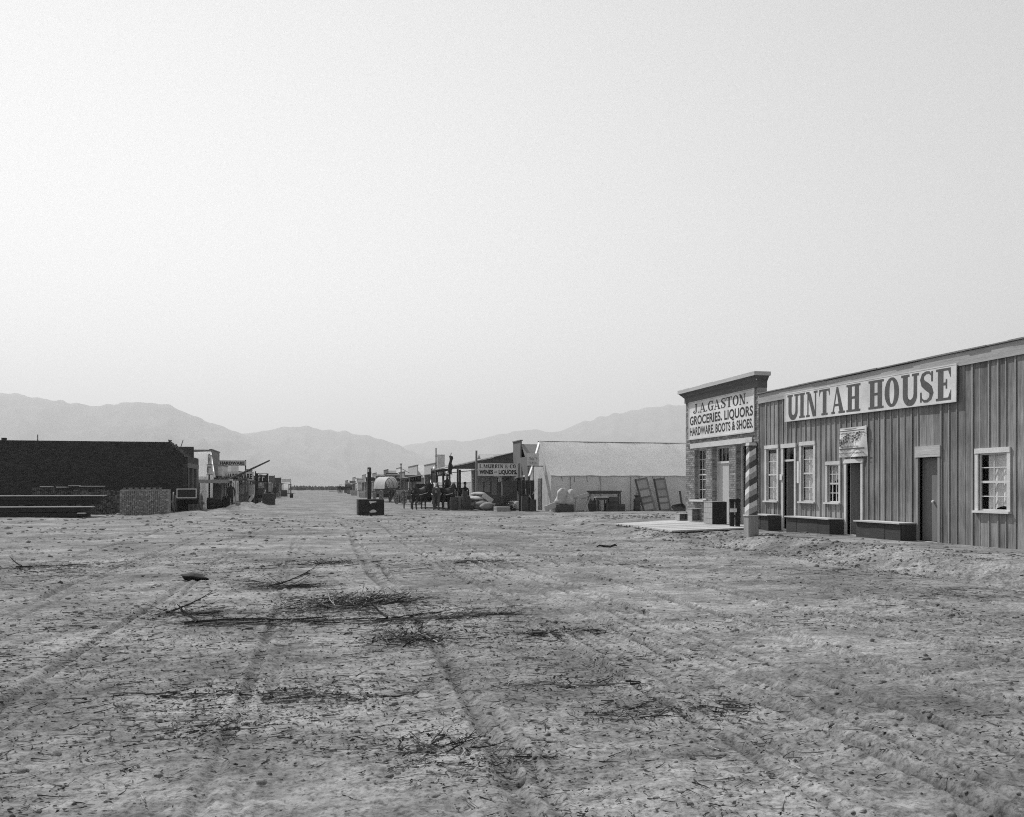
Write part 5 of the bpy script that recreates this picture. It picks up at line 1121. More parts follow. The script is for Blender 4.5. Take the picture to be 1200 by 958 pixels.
def person(label, x, y, rz, z=0, sit=False, shirt=False, arms='down'):
    t = thing('person', label, 'person', (x, y, z), rz); H = -.40 if sit else 0
    V = [(0, 0, .95 + H), (0, .01, 1.18 + H), (0, 0, 1.40 + H), (0, .01, 1.52 + H), (0, .03, 1.64 + H), (0, .035, 1.74 + H)]; Rd = [(.16, .12), (.15, .115), (.17, .11), (.06, .06), (.08, .095), (.07, .08)]; E = [(0, 1), (1, 2), (2, 3), (3, 4), (4, 5)]
    for s in (-1, 1):
        b = len(V)
        if sit: V += [(s * .10, .10, .52), (s * .12, .46, .52), (s * .12, .48, .12), (s * .12, .60, .04)]
        else: V += [(s * .09, 0, .84), (s * .10, .02, .48), (s * .10, -.01, .10), (s * .11, .13, .04)]
        Rd += [.105, .075, .05, (.045, .04)]; E += [(0, b), (b, b + 1), (b + 1, b + 2), (b + 2, b + 3)]
        b = len(V)
        if arms == 'fwd': V += [(s * .21, .0, 1.38 + H), (s * .26, .08, 1.12 + H), (s * .16, .34, 1.10 + H), (s * .13, .44, 1.11 + H)]
        else: V += [(s * .21, .0, 1.38 + H), (s * .27, -.02, 1.10 + H), (s * .27, .08, .86 + H), (s * .26, .10, .77 + H)]
        Rd += [.07, .052, .038, (.03, .045)]; E += [(2, b), (b, b + 1), (b + 1, b + 2), (b + 2, b + 3)]
    skin('body', V, E, Rd, M_CLOTH_D, t, 0)
    # bare head and hands over the clothed figure
    hd = MB()
    for j in range(9):
        q = j / 8; rr = .098 * math.sin(math.pi * (q * .92 + .05)) ** .7
        for i in range(12): a = 2 * math.pi * i / 12; hd.v.append((rr * .82 * math.cos(a), .035 + rr * math.sin(a) + (.02 if .3 < q < .55 and 2 <= i <= 4 else 0), 1.545 + H + .235 * q))
    for j in range(8):
        for i in range(12): hd.f.append((j * 12 + i, j * 12 + (i + 1) % 12, j * 12 + 12 + (i + 1) % 12, j * 12 + 12 + i))
    h_ = hd.build('head', M_SKIN, t, True)
    for s in (-1, 1): e = MB().obox((s * .032, .125, 1.685 + H), (.022, .012, .012)); e.build('eye', M_BLACKW, h_); MB().obox((s * .085, .03, 1.67 + H), (.018, .035, .055)).build('ear', M_SKIN, h_)
    MB().obox((0, .13, 1.655 + H), (.022, .03, .045)).build('nose', M_SKIN, h_); MB().obox((0, .12, 1.595 + H), (.05, .02, .03)).build('beard', M_BLACKW, h_)
    MB().lathe([(.19, 1.735 + H), (.195, 1.745 + H), (.10, 1.755 + H), (.095, 1.86 + H), (.06, 1.88 + H)], 16, (0, .03, 0)).build('hat', M_CLOTH_D, t, True)
    for s in (-1, 1):
        c = Vector((s * .13, .47, 1.11 + H)) if arms == 'fwd' else Vector((s * .26, .10, .75 + H)); hm = MB(); dn = Vector((0, 1, 0)) if arms == 'fwd' else Vector((0, .1, -1)).normalized()
        hm.obox(c, (.035, .07, .08)); sd = Vector((0, 0, 1)) if arms == 'fwd' else Vector((0, 1, 0))
        for k in range(4): p = c + dn * .035 + sd * (-.027 + .018 * k); hm.tube([p, p + dn * (.035 + .006 * (k in (1, 2))), p + dn * .06 + Vector((-s * .02, 0, -.005))], [.009, .008, .006], 5)
        p = c + sd * .035; hm.tube([p, p + dn * .03 + sd * .02, p + dn * .05 + sd * .015], [.01, .009, .007], 5); hm.build('hand', M_SKIN, t)
    if shirt: MB().lathe([(.165, 1.02 + H), (.17, 1.2 + H), (.18, 1.36 + H), (.09, 1.47 + H)], 14).build('waistcoat', M_CLOTH_L, t, True)
    return t
x, y = W(545, 62.3); person('person in dark clothes and hat standing under the porch behind the barrels', x, y, R(160), 0, False, False)
x, y = W(524, 61.3); person('seated person in dark clothes driving the wagon by the porch', x, y, R(0), .95, True, False, 'fwd')
x, y = W(538, 63.6); person('person in a pale waistcoat standing in the shade of the porch', x, y, R(190), 0, False, True)
x, y = W(270.5, 60.2); person('person in dark clothes standing at the edge of the west awning', x, y, R(170), gz(x, y))

# ------------------------------------------------------------------ the post and box in the middle of the street
x, y = W(434, 47.0)
z = gz(x, y) - .03
t = thing('street_crate', 'big black box with torn pale paper patches in the middle of the street', 'crate', (x, y, z), R(4))
sx, sy, sz = 1.36, .9, .92
for k in range(4):
    for s in (-1, 1): piece('side_board', M_BLACKW, -sx / 2, s * sy / 2 - .02, k * sz / 4 + .003, sx / 2, s * sy / 2 + .02, (k + 1) * sz / 4 - .003, t)
    for s in (-1, 1): piece('end_board', M_BLACKW, s * sx / 2 - .02, -sy / 2 + .022, k * sz / 4 + .003, s * sx / 2 + .02, sy / 2 - .022, (k + 1) * sz / 4 - .003, t)
for k in range(4): piece('lid_board', M_DKWOOD, -sx / 2 - .02, -sy / 2 + k * sy / 4 + .003, sz, sx / 2 + .02, -sy / 2 + (k + 1) * sy / 4 - .003, sz + .03, t)
MB().prism([(-.12, .27), (.02, .38), (.14, .39), (.22, .36), (.27, .30), (.26, .24), (.0, .22), (-.10, .24)], (0, -sy / 2 - .022, 0), UX, UZ, -UY, .004).build('paper_patch', M_PAPER, t)
MB().prism([(-.12, .80), (-.06, .70), (.02, .75), (.14, .77), (.26, .79), (.26, .84), (-.12, .85)], (0, -sy / 2 - .022, 0), UX, UZ, -UY, .004).build('paper_patch', M_PAPER, t)
pt = thing('street_post', 'thick dark notched post rising behind the black street box', 'post', (x - .02, y + .62, z))
MB().box(-.105, -.1, 0, .105, .1, 2.42).build('shaft', M_BLACKW, pt)
m = MB(); m.box(-.10, -.095, 2.42, .10, .095, 2.66); m.build('top_block', M_DKWOOD, pt); MB().box(-.118, -.112, 2.36, .118, .112, 2.43).build('collar', M_BLACKW, pt); MB().lathe([(.10, 2.66), (.11, 2.70), (.04, 2.73)], 10).build('cap', M_DKWOOD, pt); piece('paper_slip', M_PAPER, -.09, -.108, 2.46, -.02, -.098, 2.62, pt)
# hitching rail
x0, y0 = W(473.5, 60.5); x1, y1 = W(482, 60.5); t = thing('hitching_rail', 'thin hitching rail on posts beside the black horse', 'rail')
for (a, b) in ((x0, y0), (x1, y1)): MB().bar((a, b, -.1), (a, b, 1.25), .09).build('post', M_DKWOOD, t)
MB().bar((x0 - .1, y0, 1.12), (x1 + .1, y1, 1.12), .07).build('rail', M_DKWOOD, t)

# ------------------------------------------------------------------ WEST SIDE: unfinished brick building
def brick_building():
    XE, Y0, Y1 = -8.05, 58.3, 63.6; XW = -25; H = 4.42
    t = thing('brick_building', 'long dark unfinished brick building with a crumbled street corner', 'building')
    x1 = on_y(198, Y0)[0]
    def top(x):                                   # stepped down towards the street
        if x < x1: return H
        q = (x - x1) / (XE - x1); return H - .95 * min(1, q * 1.08) + .07 * math.sin(x * 17)
    m = MB(); xs = np.concatenate([[XW], np.linspace(x1, XE, 10)])
    for a, b in zip(xs[:-1], xs[1:]): m.box(a, Y0 + .012, -.15, b, Y0 + .32, min(top(a + .01), top(b)) - .06)
    for a, b in zip(np.linspace(XE, XE - .3, 2)[:-1], [XE - .3]): pass
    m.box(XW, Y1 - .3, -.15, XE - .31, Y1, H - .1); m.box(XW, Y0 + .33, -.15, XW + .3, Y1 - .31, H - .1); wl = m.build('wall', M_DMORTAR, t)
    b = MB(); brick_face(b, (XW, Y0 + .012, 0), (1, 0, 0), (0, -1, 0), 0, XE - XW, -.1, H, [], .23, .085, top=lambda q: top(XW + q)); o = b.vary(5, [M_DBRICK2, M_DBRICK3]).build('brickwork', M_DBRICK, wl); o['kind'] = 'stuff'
    # loose bricks along the broken top
    r = random.Random(8); b = MB()
    for k in range(150):
        x = x1 + (XE - x1) * r.random() ** .8; M = Matrix.Rotation(r.uniform(-.5, .5), 3, 'Y') @ Matrix.Rotation(r.uniform(0, 3), 3, 'Z'); b.obox((x, Y0 + r.uniform(.02, .3), top(x) + r.uniform(-.08, .07)), (.21, .10, .065), M)
    o = b.build('loose_brick', M_SBRICK, wl); o['kind'] = 'stuff'
    # street front: piers with dark openings between
    m = MB(); ys = [Y0 + .33, Y0 + 1.05, Y0 + 2.3, Y0 + 3.0, Y0 + 4.2, Y1]
    for i in range(0, 6, 2):
        m.box(XE - .3, ys[i] if i else Y0 + .01, -.15, XE, ys[i] + .45 if i < 4 else Y1, 2.75)
    m.build('pier', M_SBRICK, t); MB().box(XE - .31, Y0 + .005, 2.752, XE + .02, Y1, 3.05).build('lintel', M_GREYW, t); MB().box(XE - .3, Y0 + .33, 3.052, XE, Y1, 3.5).build('parapet', M_DMORTAR, t)
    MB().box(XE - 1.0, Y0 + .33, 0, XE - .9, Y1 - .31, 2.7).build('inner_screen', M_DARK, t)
    MB().box(XW + .3, Y0 + .33, 3.2, XE - .32, Y1 - .31, 3.3).build('roof', M_SHINGLE, t)
    MB().box(XE - .7, Y0 - .03, 3.0, XE - .1, Y0 + .011, 3.12).build('lintel_stub', M_BLACKW, t)
    # a thin stick standing from the broken corner
    MB().tube([(XE - .6, Y0 + .2, 3.55), (XE - .3, Y0 + .2, 4.55)], .025, 5).build('prop_stick', M_DKWOOD, t); MB().tube([(-16.9, Y0 + .2, H - .1), (-16.9, Y0 + .2, H + .35)], .03, 5).build('chimney_stub', M_DKWOOD, t)
    for (xx, ww) in ((-18.9, .25), (-19.5, .2), (-20.3, .3)): MB().box(xx, Y0 + .05, H - .08, xx + ww, Y0 + .25, H + .12).build('parapet_stone', M_DBRICK, t)
brick_building()
def brick_stack(label, x0, x1, y, dep, h, m, seed, ragged):
    t = thing('brick_stack', label, 'bricks', ((x0 + x1) / 2, y, -.03)); b = MB(); r = random.Random(seed); wd = x1 - x0; n = int(h / .068)
    lastc = {}
    for j in range(n):
        nx = int(wd / .105)
        for i in range(nx):
            x = -wd / 2 + (i + .5) * wd / nx
            if ragged and j > n - 5 and math.sin(i * .31 + seed) + math.sin(i * .11) * .8 > (n - j) * .55: continue
            j2 = r.uniform(-.018, .018); 
            b.obox((x + r.uniform(-.006, .006), .10 + j2 , .034 + j * .068), (.094, .20, .062), Matrix.Rotation(r.uniform(-.05, .05), 3, 'Z'))
    o = b.vary(6, [M_BRICK, M_BRICK2] if not ragged else [M_DBRICK2, M_DBRICK], seed).build('brick', m, t); o['kind'] = 'stuff'
    b = MB()
    for k in range(int(dep / .22)): b.box(-wd / 2 + .03, .22 + k * .215, .01, wd / 2 - .03, .22 + k * .215 + .205, h - (.02 if not ragged else .25) - .01 * (k % 3))
    b.build('brick_course', m, t)
M_SBRICKP = mat('pale_stacked_brick', .20, .35, 8, None, .3, .95, .1, 40)
xa, xb = on_y(140.5, 50.6)[0], on_y(197, 50.6)[0]; brick_stack('square pale stack of bricks left of the dark wagon', xa, xb, 50.6, 1.0, 1.42, M_SBRICKP, 3, False)
xa, xb = on_y(86, 52.2)[0], on_y(139.5, 52.2)[0]; brick_stack('darker ragged stack of bricks behind the timber pile', xa, xb, 52.2, 1.0, 1.36, M_SBRICK, 5, True)
xa, xb = on_y(38, 55.0)[0], on_y(122, 55.0)[0]; brick_stack('long low dark row of bricks along the brick building wall', xa, xb, 55.0, .9, 1.52, M_SBRICK, 9, True)
# timbers
zz = [0.12, .52]; k = 0
names = ['lowest', 'second lowest', 'middle', 'upper', 'topmost']
for lvl, (pl, z0, yb) in enumerate(((104, .05, 45.6), (104, .30, 45.6), (117, .62, 46.6), (118, .84, 46.6))):
    for i in range(3):
        x1 = on_y(pl - 4 * i - (8 if i == 1 else 0), yb)[0]; x0 = -19.0 + .5 * i; y = yb + .42 * i; h = .2
        o = piece('timber', [M_DKWOOD, M_GREYW][(i + lvl) % 2] if i else M_BLACKW, x0, y, z0, x1, y + .38, z0 + h, None); tag(o, ['front', 'middle', 'back'][i] + ' timber in the ' + ['bottom', 'second', 'third', 'top'][lvl] + ' layer of the lumber left of the bricks', 'timber', 'timbers in the lumber pile')
    if lvl in (1, 3):
        b = MB()
        x1 = on_y(pl, yb)[0]; o = piece('loose_board', M_PINEX, -18.6, yb - .08, z0 + .203, x1 + .15, yb + .6, z0 + .245, None); tag(o, ['pale board capping the lower tier of dark timbers', 'long pale board along the top of the lumber pile'][lvl > 1], 'board')
for i, x in enumerate((-17.5, -14.2, -11.6)): tag(piece('timber_bearer', M_DKWOOD, x, 46.2, -.05, x + .2, 47.9, .62, None), 'squat bearer block under the ' + ['left end', 'middle', 'right end'][i] + ' of the upper lumber tier', 'timber', 'bearers under the lumber')
tag(piece('loose_board', M_PINEX, on_y(90, 45)[0], 45.0, .20, on_y(99, 45)[0], 45.35, .24, None), 'short pale offcut sticking out of the lower lumber tier', 'board')

# ------------------------------------------------------------------ west row of shops
shop('grey board shop with flat parapet just past the brick building', -1, -8.2, 72.5, 78.5, 4.5, 4.2, 2.8, 10, mat('slate_board', .15, .2, 3, 'z', .25, .9, .08, 16), M_GREYW, (2.6, 2.5, 2.2), 1, 2)
# its flank is boarded up to the parapet
fl = MB().box(-15.5, 72.30, -.1, -8.1, 72.44, 4.5); tag(fl.build('parapet_flank', MATS['slate_board']), 'tall grey board flank wall beyond the white tent', 'wall')
ptent('canvas_tent', 'bright white tent beside the dark brick building corner', -7.9, -17, 66.0, 71.6, 4.2, 2.35, M_CANVAS, M_CANVAS, None, False, poles=False)
x0, y = W(242.5, 61.5); hang_sign('small pale hanging sign in front of the white tent', x0, W(249, 61.5)[0], y, 2.42, 3.1, '~', M_PAPER, M_GREYW)
x0, y = W(243.5, 61.6); hang_sign('narrow mottled sign above the small pale hanging sign', x0, W(248, 61.6)[0], y, 3.14, 3.8, '~', M_PALEW, M_GREYW, [W(245, 61.6)[0]])
x0, y = W(255.5, 70); hang_sign('narrow upright pale sign board on the grey shop corner', x0, W(260, 70)[0], y, 2.2, 3.2, '', M_PAPER, M_INK)
# awning slab
t = thing('awning', 'flat board awning over the west walk with a pale end board', 'awning'); ay = 64.0; xa = on_y(231, ay)[0]; xb = on_y(269, ay)[0]
piece('awning_roof', M_GREYW, xa, ay + .1, 1.92, xb, ay + 1.7, 2.0, t); piece('front_beam', M_PINE, xa, ay, 1.78, xb, ay + .098, 2.03, t); piece('end_board', M_PAPER, xb, ay - .05, 1.62, xb + .2, ay + .25, 2.08, t)
for xx in (xa + .1, (xa + xb) / 2, xb - .1): MB().bar((xx, ay + .2, -.1), (xx, ay + .2, 1.918), .1).build('post', M_DKWOOD, t)
MB().box(xa + .9, ay + 1.5, -.05, xb - .7, ay + 1.6, 1.7).build('back_screen', M_GREYW, t)
hang_sign('long board sign with HARDWARE in dark letters on a thin frame', W(258, 74)[0], W(289, 74)[0], 76.5, 3.36, 3.74, 'HARDWARE', M_PALEC, M_INK, [W(288.5, 74)[0]])
hang_sign('big low HARDWARE sign with large black letters', W(263, 70)[0], W(297, 70)[0], 73.2, 2.05, 2.72, 'HARDWARE', M_PAPER, M_INK, [W(299, 70)[0]])
x0, y0 = W(262, 69); x1, y1 = W(316, 69); t = thing('boom_pole', 'long slanting boom pole jutting over the street beside the hardware signs', 'pole'); MB().tube([(x0, y0, 1.9), (x1, y1, 3.65)], [.11, .06], 8).build('shaft', M_DKWOOD, t); xm, ym = W(287, 69); MB().bar((xm, ym + .1, -.1), (xm, ym + .1, 2.75), .1).build('prop', M_DKWOOD, t)
x, y = W(301, 69); t = thing('mast_post', 'stout dark mast post beside the dirt heap', 'post', (x, y, 0)); MB().tube([(0, 0, -.1), (0, 0, 2.55)], [.12, .1], 8).build('shaft', M_BLACKW, t); piece('cap', M_DKWOOD, -.14, -.14, 2.55, .14, .14, 2.62, t)
# pale panelled booth
x0, y = W(281, 74); x1 = W(297, 74)[0]; t = thing('pale_booth', 'pale two panelled booth under the big hardware sign', 'booth', (0, 0, 0)); 
for k in range(2): a = x0 + (x1 - x0) * k / 2; piece('panel', M_PALEW, a + .03, y, .75, a + (x1 - x0) / 2 - .03, y + .05, 1.72, t)
piece('base', M_BLACKW, x0, y - .02, -.05, x1, y + .9, .72, t); piece('top_rail', M_GREYW, x0, y - .02, 1.73, x1, y + .9, 1.80, t); piece('end_panel', M_PALEW, x1 - .02, y + .06, .75, x1 + .02, y + .9, 1.72, t)
rowW = [(80, 86.5, 3.45, 'white shop front behind the thin hardware frame', M_PALEW), (88, 95, 3.9, 'tall white shop beyond the boom pole tip', M_PALEW), (97, 104, 3.2, 'low grey shop after the tall white shop', M_GREYW), (107, 115, 3.6, 'plain board shop midway along the west row', M_PINEZ), (118, 127, 3.0, 'low dark shop midway along the west row', M_DKWOOD), (131, 141, 3.3, 'pale shop beyond the low dark one in the west row', M_PINEZ), (146, 158, 2.9, 'grey shop third from the end of the west row', M_GREYW), (165, 179, 3.0, 'small shop second from the end of the west row', M_PINEZ), (190, 210, 2.8, 'last shop at the far end of the west row', M_GREYW)]
for i, (a, b, h, lab, mm) in enumerate(rowW):
    XF = -8.3 + (.3 if i % 2 else 0); shop(lab, -1, XF, a, b, h, h - .15, 2.3, 9, mm, mm, (2.6, 2.4, 2.15) if i % 2 == 0 else None, 1, 2, M_SHINGLE, None, 'west row of far shops', (.9, 1.9))
# signs and frames down the row
for (pl, pr, d, z0, z1, bm, tx_, lab) in ((302.5, 312.5, 90, 2.0, 2.72, M_BLACKW, '~', 'dark square sign on a post past the mast'), (315, 322, 108, 2.1, 2.9, M_GREYW, '', 'grey round shouldered sign beyond the dark square sign'), (322, 329.5, 122, 2.1, 2.8, M_DKWOOD, '', 'dark sign board further along the west walk'), (330, 341, 138, 2.3, 2.75, M_PAPER, '', 'pale sign board at the end of the west walk')):
    x0, y = W(pl, d); x1 = W(pr, d)[0]; hang_sign(lab, x0, x1, y, z0, z1, tx_, bm, M_PAPER, [x1 - .05])
x, y = W(313.5, 88); t = thing('awning_pole', 'dark slim pole beside the dark square sign', 'pole', (x, y, 0)); MB().tube([(0, 0, -.1), (0, 0, 2.9)], .09, 8).build('shaft', M_BLACKW, t); piece('arm', M_BLACKW, -1.0, -.04, 2.84, .05, .04, 2.9, t)
crate('packing_crate', 'big dark crate by the street edge in front of the west shops', (*W(315, 72), 0), 1.02, .8, .92, 0, M_DKWOOD, None, slats=4)
crate('packing_crate', 'small dark crate near the dirt heap and the wagon', (*W(257.5, 61.5), gz(*W(257.5, 61.5))), .56, .5, .52, .1, M_DKWOOD)
crate('packing_crate', 'dark crate standing far down the west walk', (*W(333, 133), 0), .95, .9, 1.0, 0, M_DKWOOD); barrel('small dark barrel alone at the street edge far down the west side', *W(341.5, 118), 0, .24, .62, M_BLACKW)
for i, (px, d, s) in enumerate(((247, 59.5, .8), (254, 60.3, .7), (265, 60.6, .9))): barrel(['dark barrel under the awning nearest the wagon', 'dark barrel under the middle of the awning', 'dark barrel at the awning edge behind the person'][i], *W(px, d), gz(*W(px, d)), .28, s, M_BLACKW, 'barrels under the awning')
plank('white board lying across the dirt heap by the mast', (*W(292, 67), .35), (*W(297, 66.5), .85), .05, .3, M_WHITE)
plank('pale plank on the ground before the small crate', (*W(263, 61.8), .12), (*W(272, 62.2), .14), .05, .3, M_PINEX)
for i, (px, d, m_) in enumerate(((415, 150, M_SACK), (424, 130, M_CANVASD), (407, 210, M_DKWOOD), (411, 180, M_GREYW), (428, 118, M_PINE))):
    x, y = W(px, d); crate('packing_crate', ['pale box in the far street well left of the covered wagon', 'canvas wrapped box behind the street post', 'dark box far down the street edge', 'grey box far down the street edge', 'pale wood box just left of the covered wagon'][i], (x, y, 0), 1.2, 1.0, .9, .2 * i, m_, 'boxes along the far east walk')
x, y = W(404, 200); wagon('wagon', 'dark empty wagon far off at the end of the east row', x, y, R(80), 3.2, 1.3, .7, .9, M_BLACKW)

# ------------------------------------------------------------------ dead brush, twigs and clods on the street
def twig(b, r, p, ang, L, rad, up=0., n=4, wig=.5, zf=True):
    pts = []; a = ang; q = Vector(p); 
    for i in range(n + 1):
        pts.append(q.copy()); a += r.uniform(-wig, wig); q = q + Vector((math.cos(a), math.sin(a), up * (.4 + i / n))) * (L / n)
    rd = [rad * (1 - .75 * i / n) for i in range(n + 1)]
    b.tube(pts, rd, 3, False); return pts
BRUSH = [  # px, py, length, tallness, stems, label
    (322, 690, 1.5, .45, 16, 'dead branch curving up from the ground left of the brush patch', 'arch'), (312, 731, 1.7, .10, 20, 'long dark dead bough lying flat with one end kicked up', 'flat'), (205, 722, 1.1, .22, 14, 'small sprawling dead bush left of the flat bough', 'arch'),
    (425, 708, 1.5, .35, 34, 'densest tangle of dead brush in the middle of the street', 'bush'), (395, 712, 1.2, .45, 22, 'upright dead brush beside the densest tangle', 'bush'), (520, 727, 1.5, .12, 22, 'low dark band of dead brush right of the tangle', 'flat'), (382, 662, .8, .12, 12, 'small dark brush clump up the street from the tangle', 'bush'),
    (245, 818, .9, .06, 10, 'thin dead branch lying in the dust at near left', 'flat'), (328, 817, .8, .07, 10, 'forked dead branch lying beside the thin one', 'flat'), (240, 857, .55, .05, 8, 'short black stick near the lower edge', 'flat'), (500, 878, .55, .16, 16, 'tufted dead brush clump near the lower middle', 'bush'),
    (585, 896, .5, .06, 10, 'curled dead root in the dust near the lower middle', 'flat'), (480, 752, .9, .25, 18, 'wispy upright brush below the tangle', 'bush'), (835, 833, .5, .05, 10, 'dark twisted stick right of the wheel rut', 'flat'), (685, 806, .8, .06, 12, 'thin twigs scattered along the rut edge', 'flat'),
    (740, 838, .7, .10, 14, 'matted brush clump beside the deep rut', 'bush'), (655, 745, .8, .05, 10, 'dark twig band across the street right of the low band', 'flat'), (410, 820, .8, .07, 10, 'dark stick bundle below the wispy brush', 'flat'), (560, 660, .9, .07, 8, 'lone dark stick far up the open street', 'flat'), (60, 665, 1.2, .06, 10, 'dark branch at the far left of the street', 'flat')]
for k, (px, py, L, tall, ns, lab, kind) in enumerate(BRUSH):
    r = random.Random(100 + k); x, y = G(px, py); b = MB(); pale = MB(); grey = MB()
    main = r.uniform(-.15, .15)
    for i in range(int(ns * (3.4 if py < 770 else 1.5))):
        th = .008 * r.uniform(.35, 1.3) * (1 if L > .7 else .7)
        if kind == 'flat':
            s = r.uniform(-.5, .5) * L; p = (x + s * math.cos(main), y + s * math.sin(main) + r.gauss(0, .05)); a = main + r.choice((0, math.pi)) + r.gauss(0, .5); up = abs(r.gauss(0, tall)) * .5; ll = L * r.uniform(.12, .45)
        elif kind == 'arch':
            p = (x + r.gauss(0, .06) + .1 * L, y + r.gauss(0, .05)); a = r.choice((0, 0, math.pi)) + r.gauss(0, .5); up = abs(r.gauss(0, .35)) * (1 if i % 6 == 0 else .15); ll = L * r.uniform(.2, .5)
        else:
            p = (x + r.gauss(0, L * .22), y + r.gauss(0, L * .2)); a = r.uniform(0, 6.28); up = abs(r.gauss(0, .22)) if i % 9 else r.uniform(.4, 1.0); ll = (tall * r.uniform(.4, 1.1) + .1) * (1 if i % 9 else .7)
        z = gz(*p) + .008
        q_ = r.random(); tgt = pale if q_ < .07 else grey if q_ < .45 else b
        pts = twig(tgt, r, (p[0], p[1], z), a, ll, th, up)
        for q in range(2 if kind != 'flat' else 1):
            pp = pts[r.randint(1, 3)]; twig(tgt, r, pp, a + r.uniform(-1, 1), ll * r.uniform(.2, .45), th * .55, up + r.uniform(-.1, .15), 3)
    if kind == 'flat' and L > 1:
        twig(b, r, (x - L * .5, y, gz(x - L * .5, y) + .02), .02, L * .9, .022, 0, 11, .45); twig(b, r, (x - L * .42, y, gz(x, y) + .03), 2.6, .25, .022, .9, 4, .2)
    if kind == 'arch': q1 = twig(b, r, (x - .1, y, gz(x, y) + .02), .1, L * .5, .014, .5, 8, .4)
    if kind == 'arch':
        for e in range(2, 8): twig(b, r, q1[e], r.uniform(-.5, .8), L * .12, .006, r.uniform(0, .6), 4, .5)
    t = thing('dead_brush', lab, 'brush', (0, 0, 0), 0, 'dead brush left in the street'); b.build('branch', M_TWIG, t)['kind'] = 'stuff'
    if pale.v: pale.build('bare_branch', M_TWIGP, t)['kind'] = 'stuff'
    if grey.v: grey.build('side_branch', M_TWIG2, t)['kind'] = 'stuff'
    lf = MB(); sp = L * (.26 if kind == 'bush' else .30)     # dry leaf scraps caught in the branches
    for i in range(int(ns * (9 if py < 770 else 3))):
        p0 = Vector((x + r.gauss(0, sp), y + r.gauss(0, sp * .45), 0)); p0.z = gz(p0.x, p0.y) + abs(r.gauss(0, .35)) * min(tall, .2) + .006; a1 = Vector((r.uniform(-1, 1), r.uniform(-1, 1), r.uniform(-.6, .6))).normalized() * r.uniform(.010, .026); a2 = Vector((r.uniform(-1, 1), r.uniform(-1, 1), r.uniform(-.6, .6))).normalized() * r.uniform(.006, .014)
        lf.add([p0 - a1, p0 - a2, p0 + a1, p0 + a2], [(0, 1, 2, 3)])
    lf.build('dry_leaves', M_TWIG2 if k % 2 else M_TWIG, t)['kind'] = 'stuff'
# twig and straw litter
def litter():
    r = random.Random(44); q = np.random.default_rng(45); b = MB(); s = MB()
    cl = [(*G(px, py), L) for (px, py, L, *_r) in BRUSH]; C_ = np.array(cl)
    def spots(n, share, sx, sy, far):
        k = int(n * share); c = C_[q.integers(0, len(C_), k)]; x1 = c[:, 0] + q.normal(0, 1, k) * c[:, 2] * sx; y1 = c[:, 1] + q.normal(0, 1, k) * c[:, 2] * sy
        m = n * 4; d = 3.4 * (far / 3.4) ** (q.random(m) ** .8); u = (q.uniform(-40, 1240, m) - 600) / 1000; x2 = d * (SA + u * CA); y2 = d * (CA - u * SA)
        ok = vnoise(x2 * .7, y2 * .7, 77) > q.uniform(-.6, .8, m) + .35 * (x2 > 2.5); x2, y2 = x2[ok][:n - k], y2[ok][:n - k]
        x = np.concatenate([x1, x2]); y = np.concatenate([y1, y2]); return x, y, height(x, y)
    for x, y, z in zip(*spots(4000, .42, .6, .45, 17)):
        k = .6 + math.hypot(x, y) / 14; a = r.gauss(0, .8) + r.choice((0, math.pi))
        if r.random() < .82: twig(b, r, (x, y, z + .004), a, r.uniform(.04, .20) * k, r.uniform(.0016, .0048) * k, r.uniform(-.02, .12), 3, .5)
        else: twig(s, r, (x, y, z + .007), a, r.uniform(.04, .14) * k, r.uniform(.0015, .003) * k, r.uniform(0, .10), 2, .2)
    x, y, z = spots(13000, .34, .6, .45, 20)          # bark flakes and dead leaf bits
    n = len(x); k = .6 + np.hypot(x, y) / 14; a = q.uniform(0, 6.28, n); l1 = q.uniform(.004, .022, n) * k; l2 = q.uniform(.002, .009, n) * k; c, s_ = np.cos(a), np.sin(a); h = lambda: z + .002 + q.uniform(0, .014, n)
    V = np.stack([np.stack([x + c * l1, y + s_ * l1, h()], -1), np.stack([x - s_ * l2, y + c * l2, h()], -1), np.stack([x - c * l1, y - s_ * l1, h()], -1), np.stack([x + s_ * l2, y - c * l2, h()], -1)], 1).reshape(-1, 3)
    o = np_mesh('bark_litter', V, np.arange(4 * n).reshape(-1, 4), M_TWIG, None, False); o['kind'] = 'stuff'; o['label'] = 'small dark bark flakes littering the dusty street'; o['category'] = 'litter'
    o = b.build('twig_litter', M_TWIG); o['kind'] = 'stuff'; o['label'] = 'dark twig litter strewn over the dusty street'; o['category'] = 'litter'
    o = s.build('straw_litter', M_TWIGP); o['kind'] = 'stuff'; o['label'] = 'pale straw bits strewn over the dusty street'; o['category'] = 'litter'
litter()
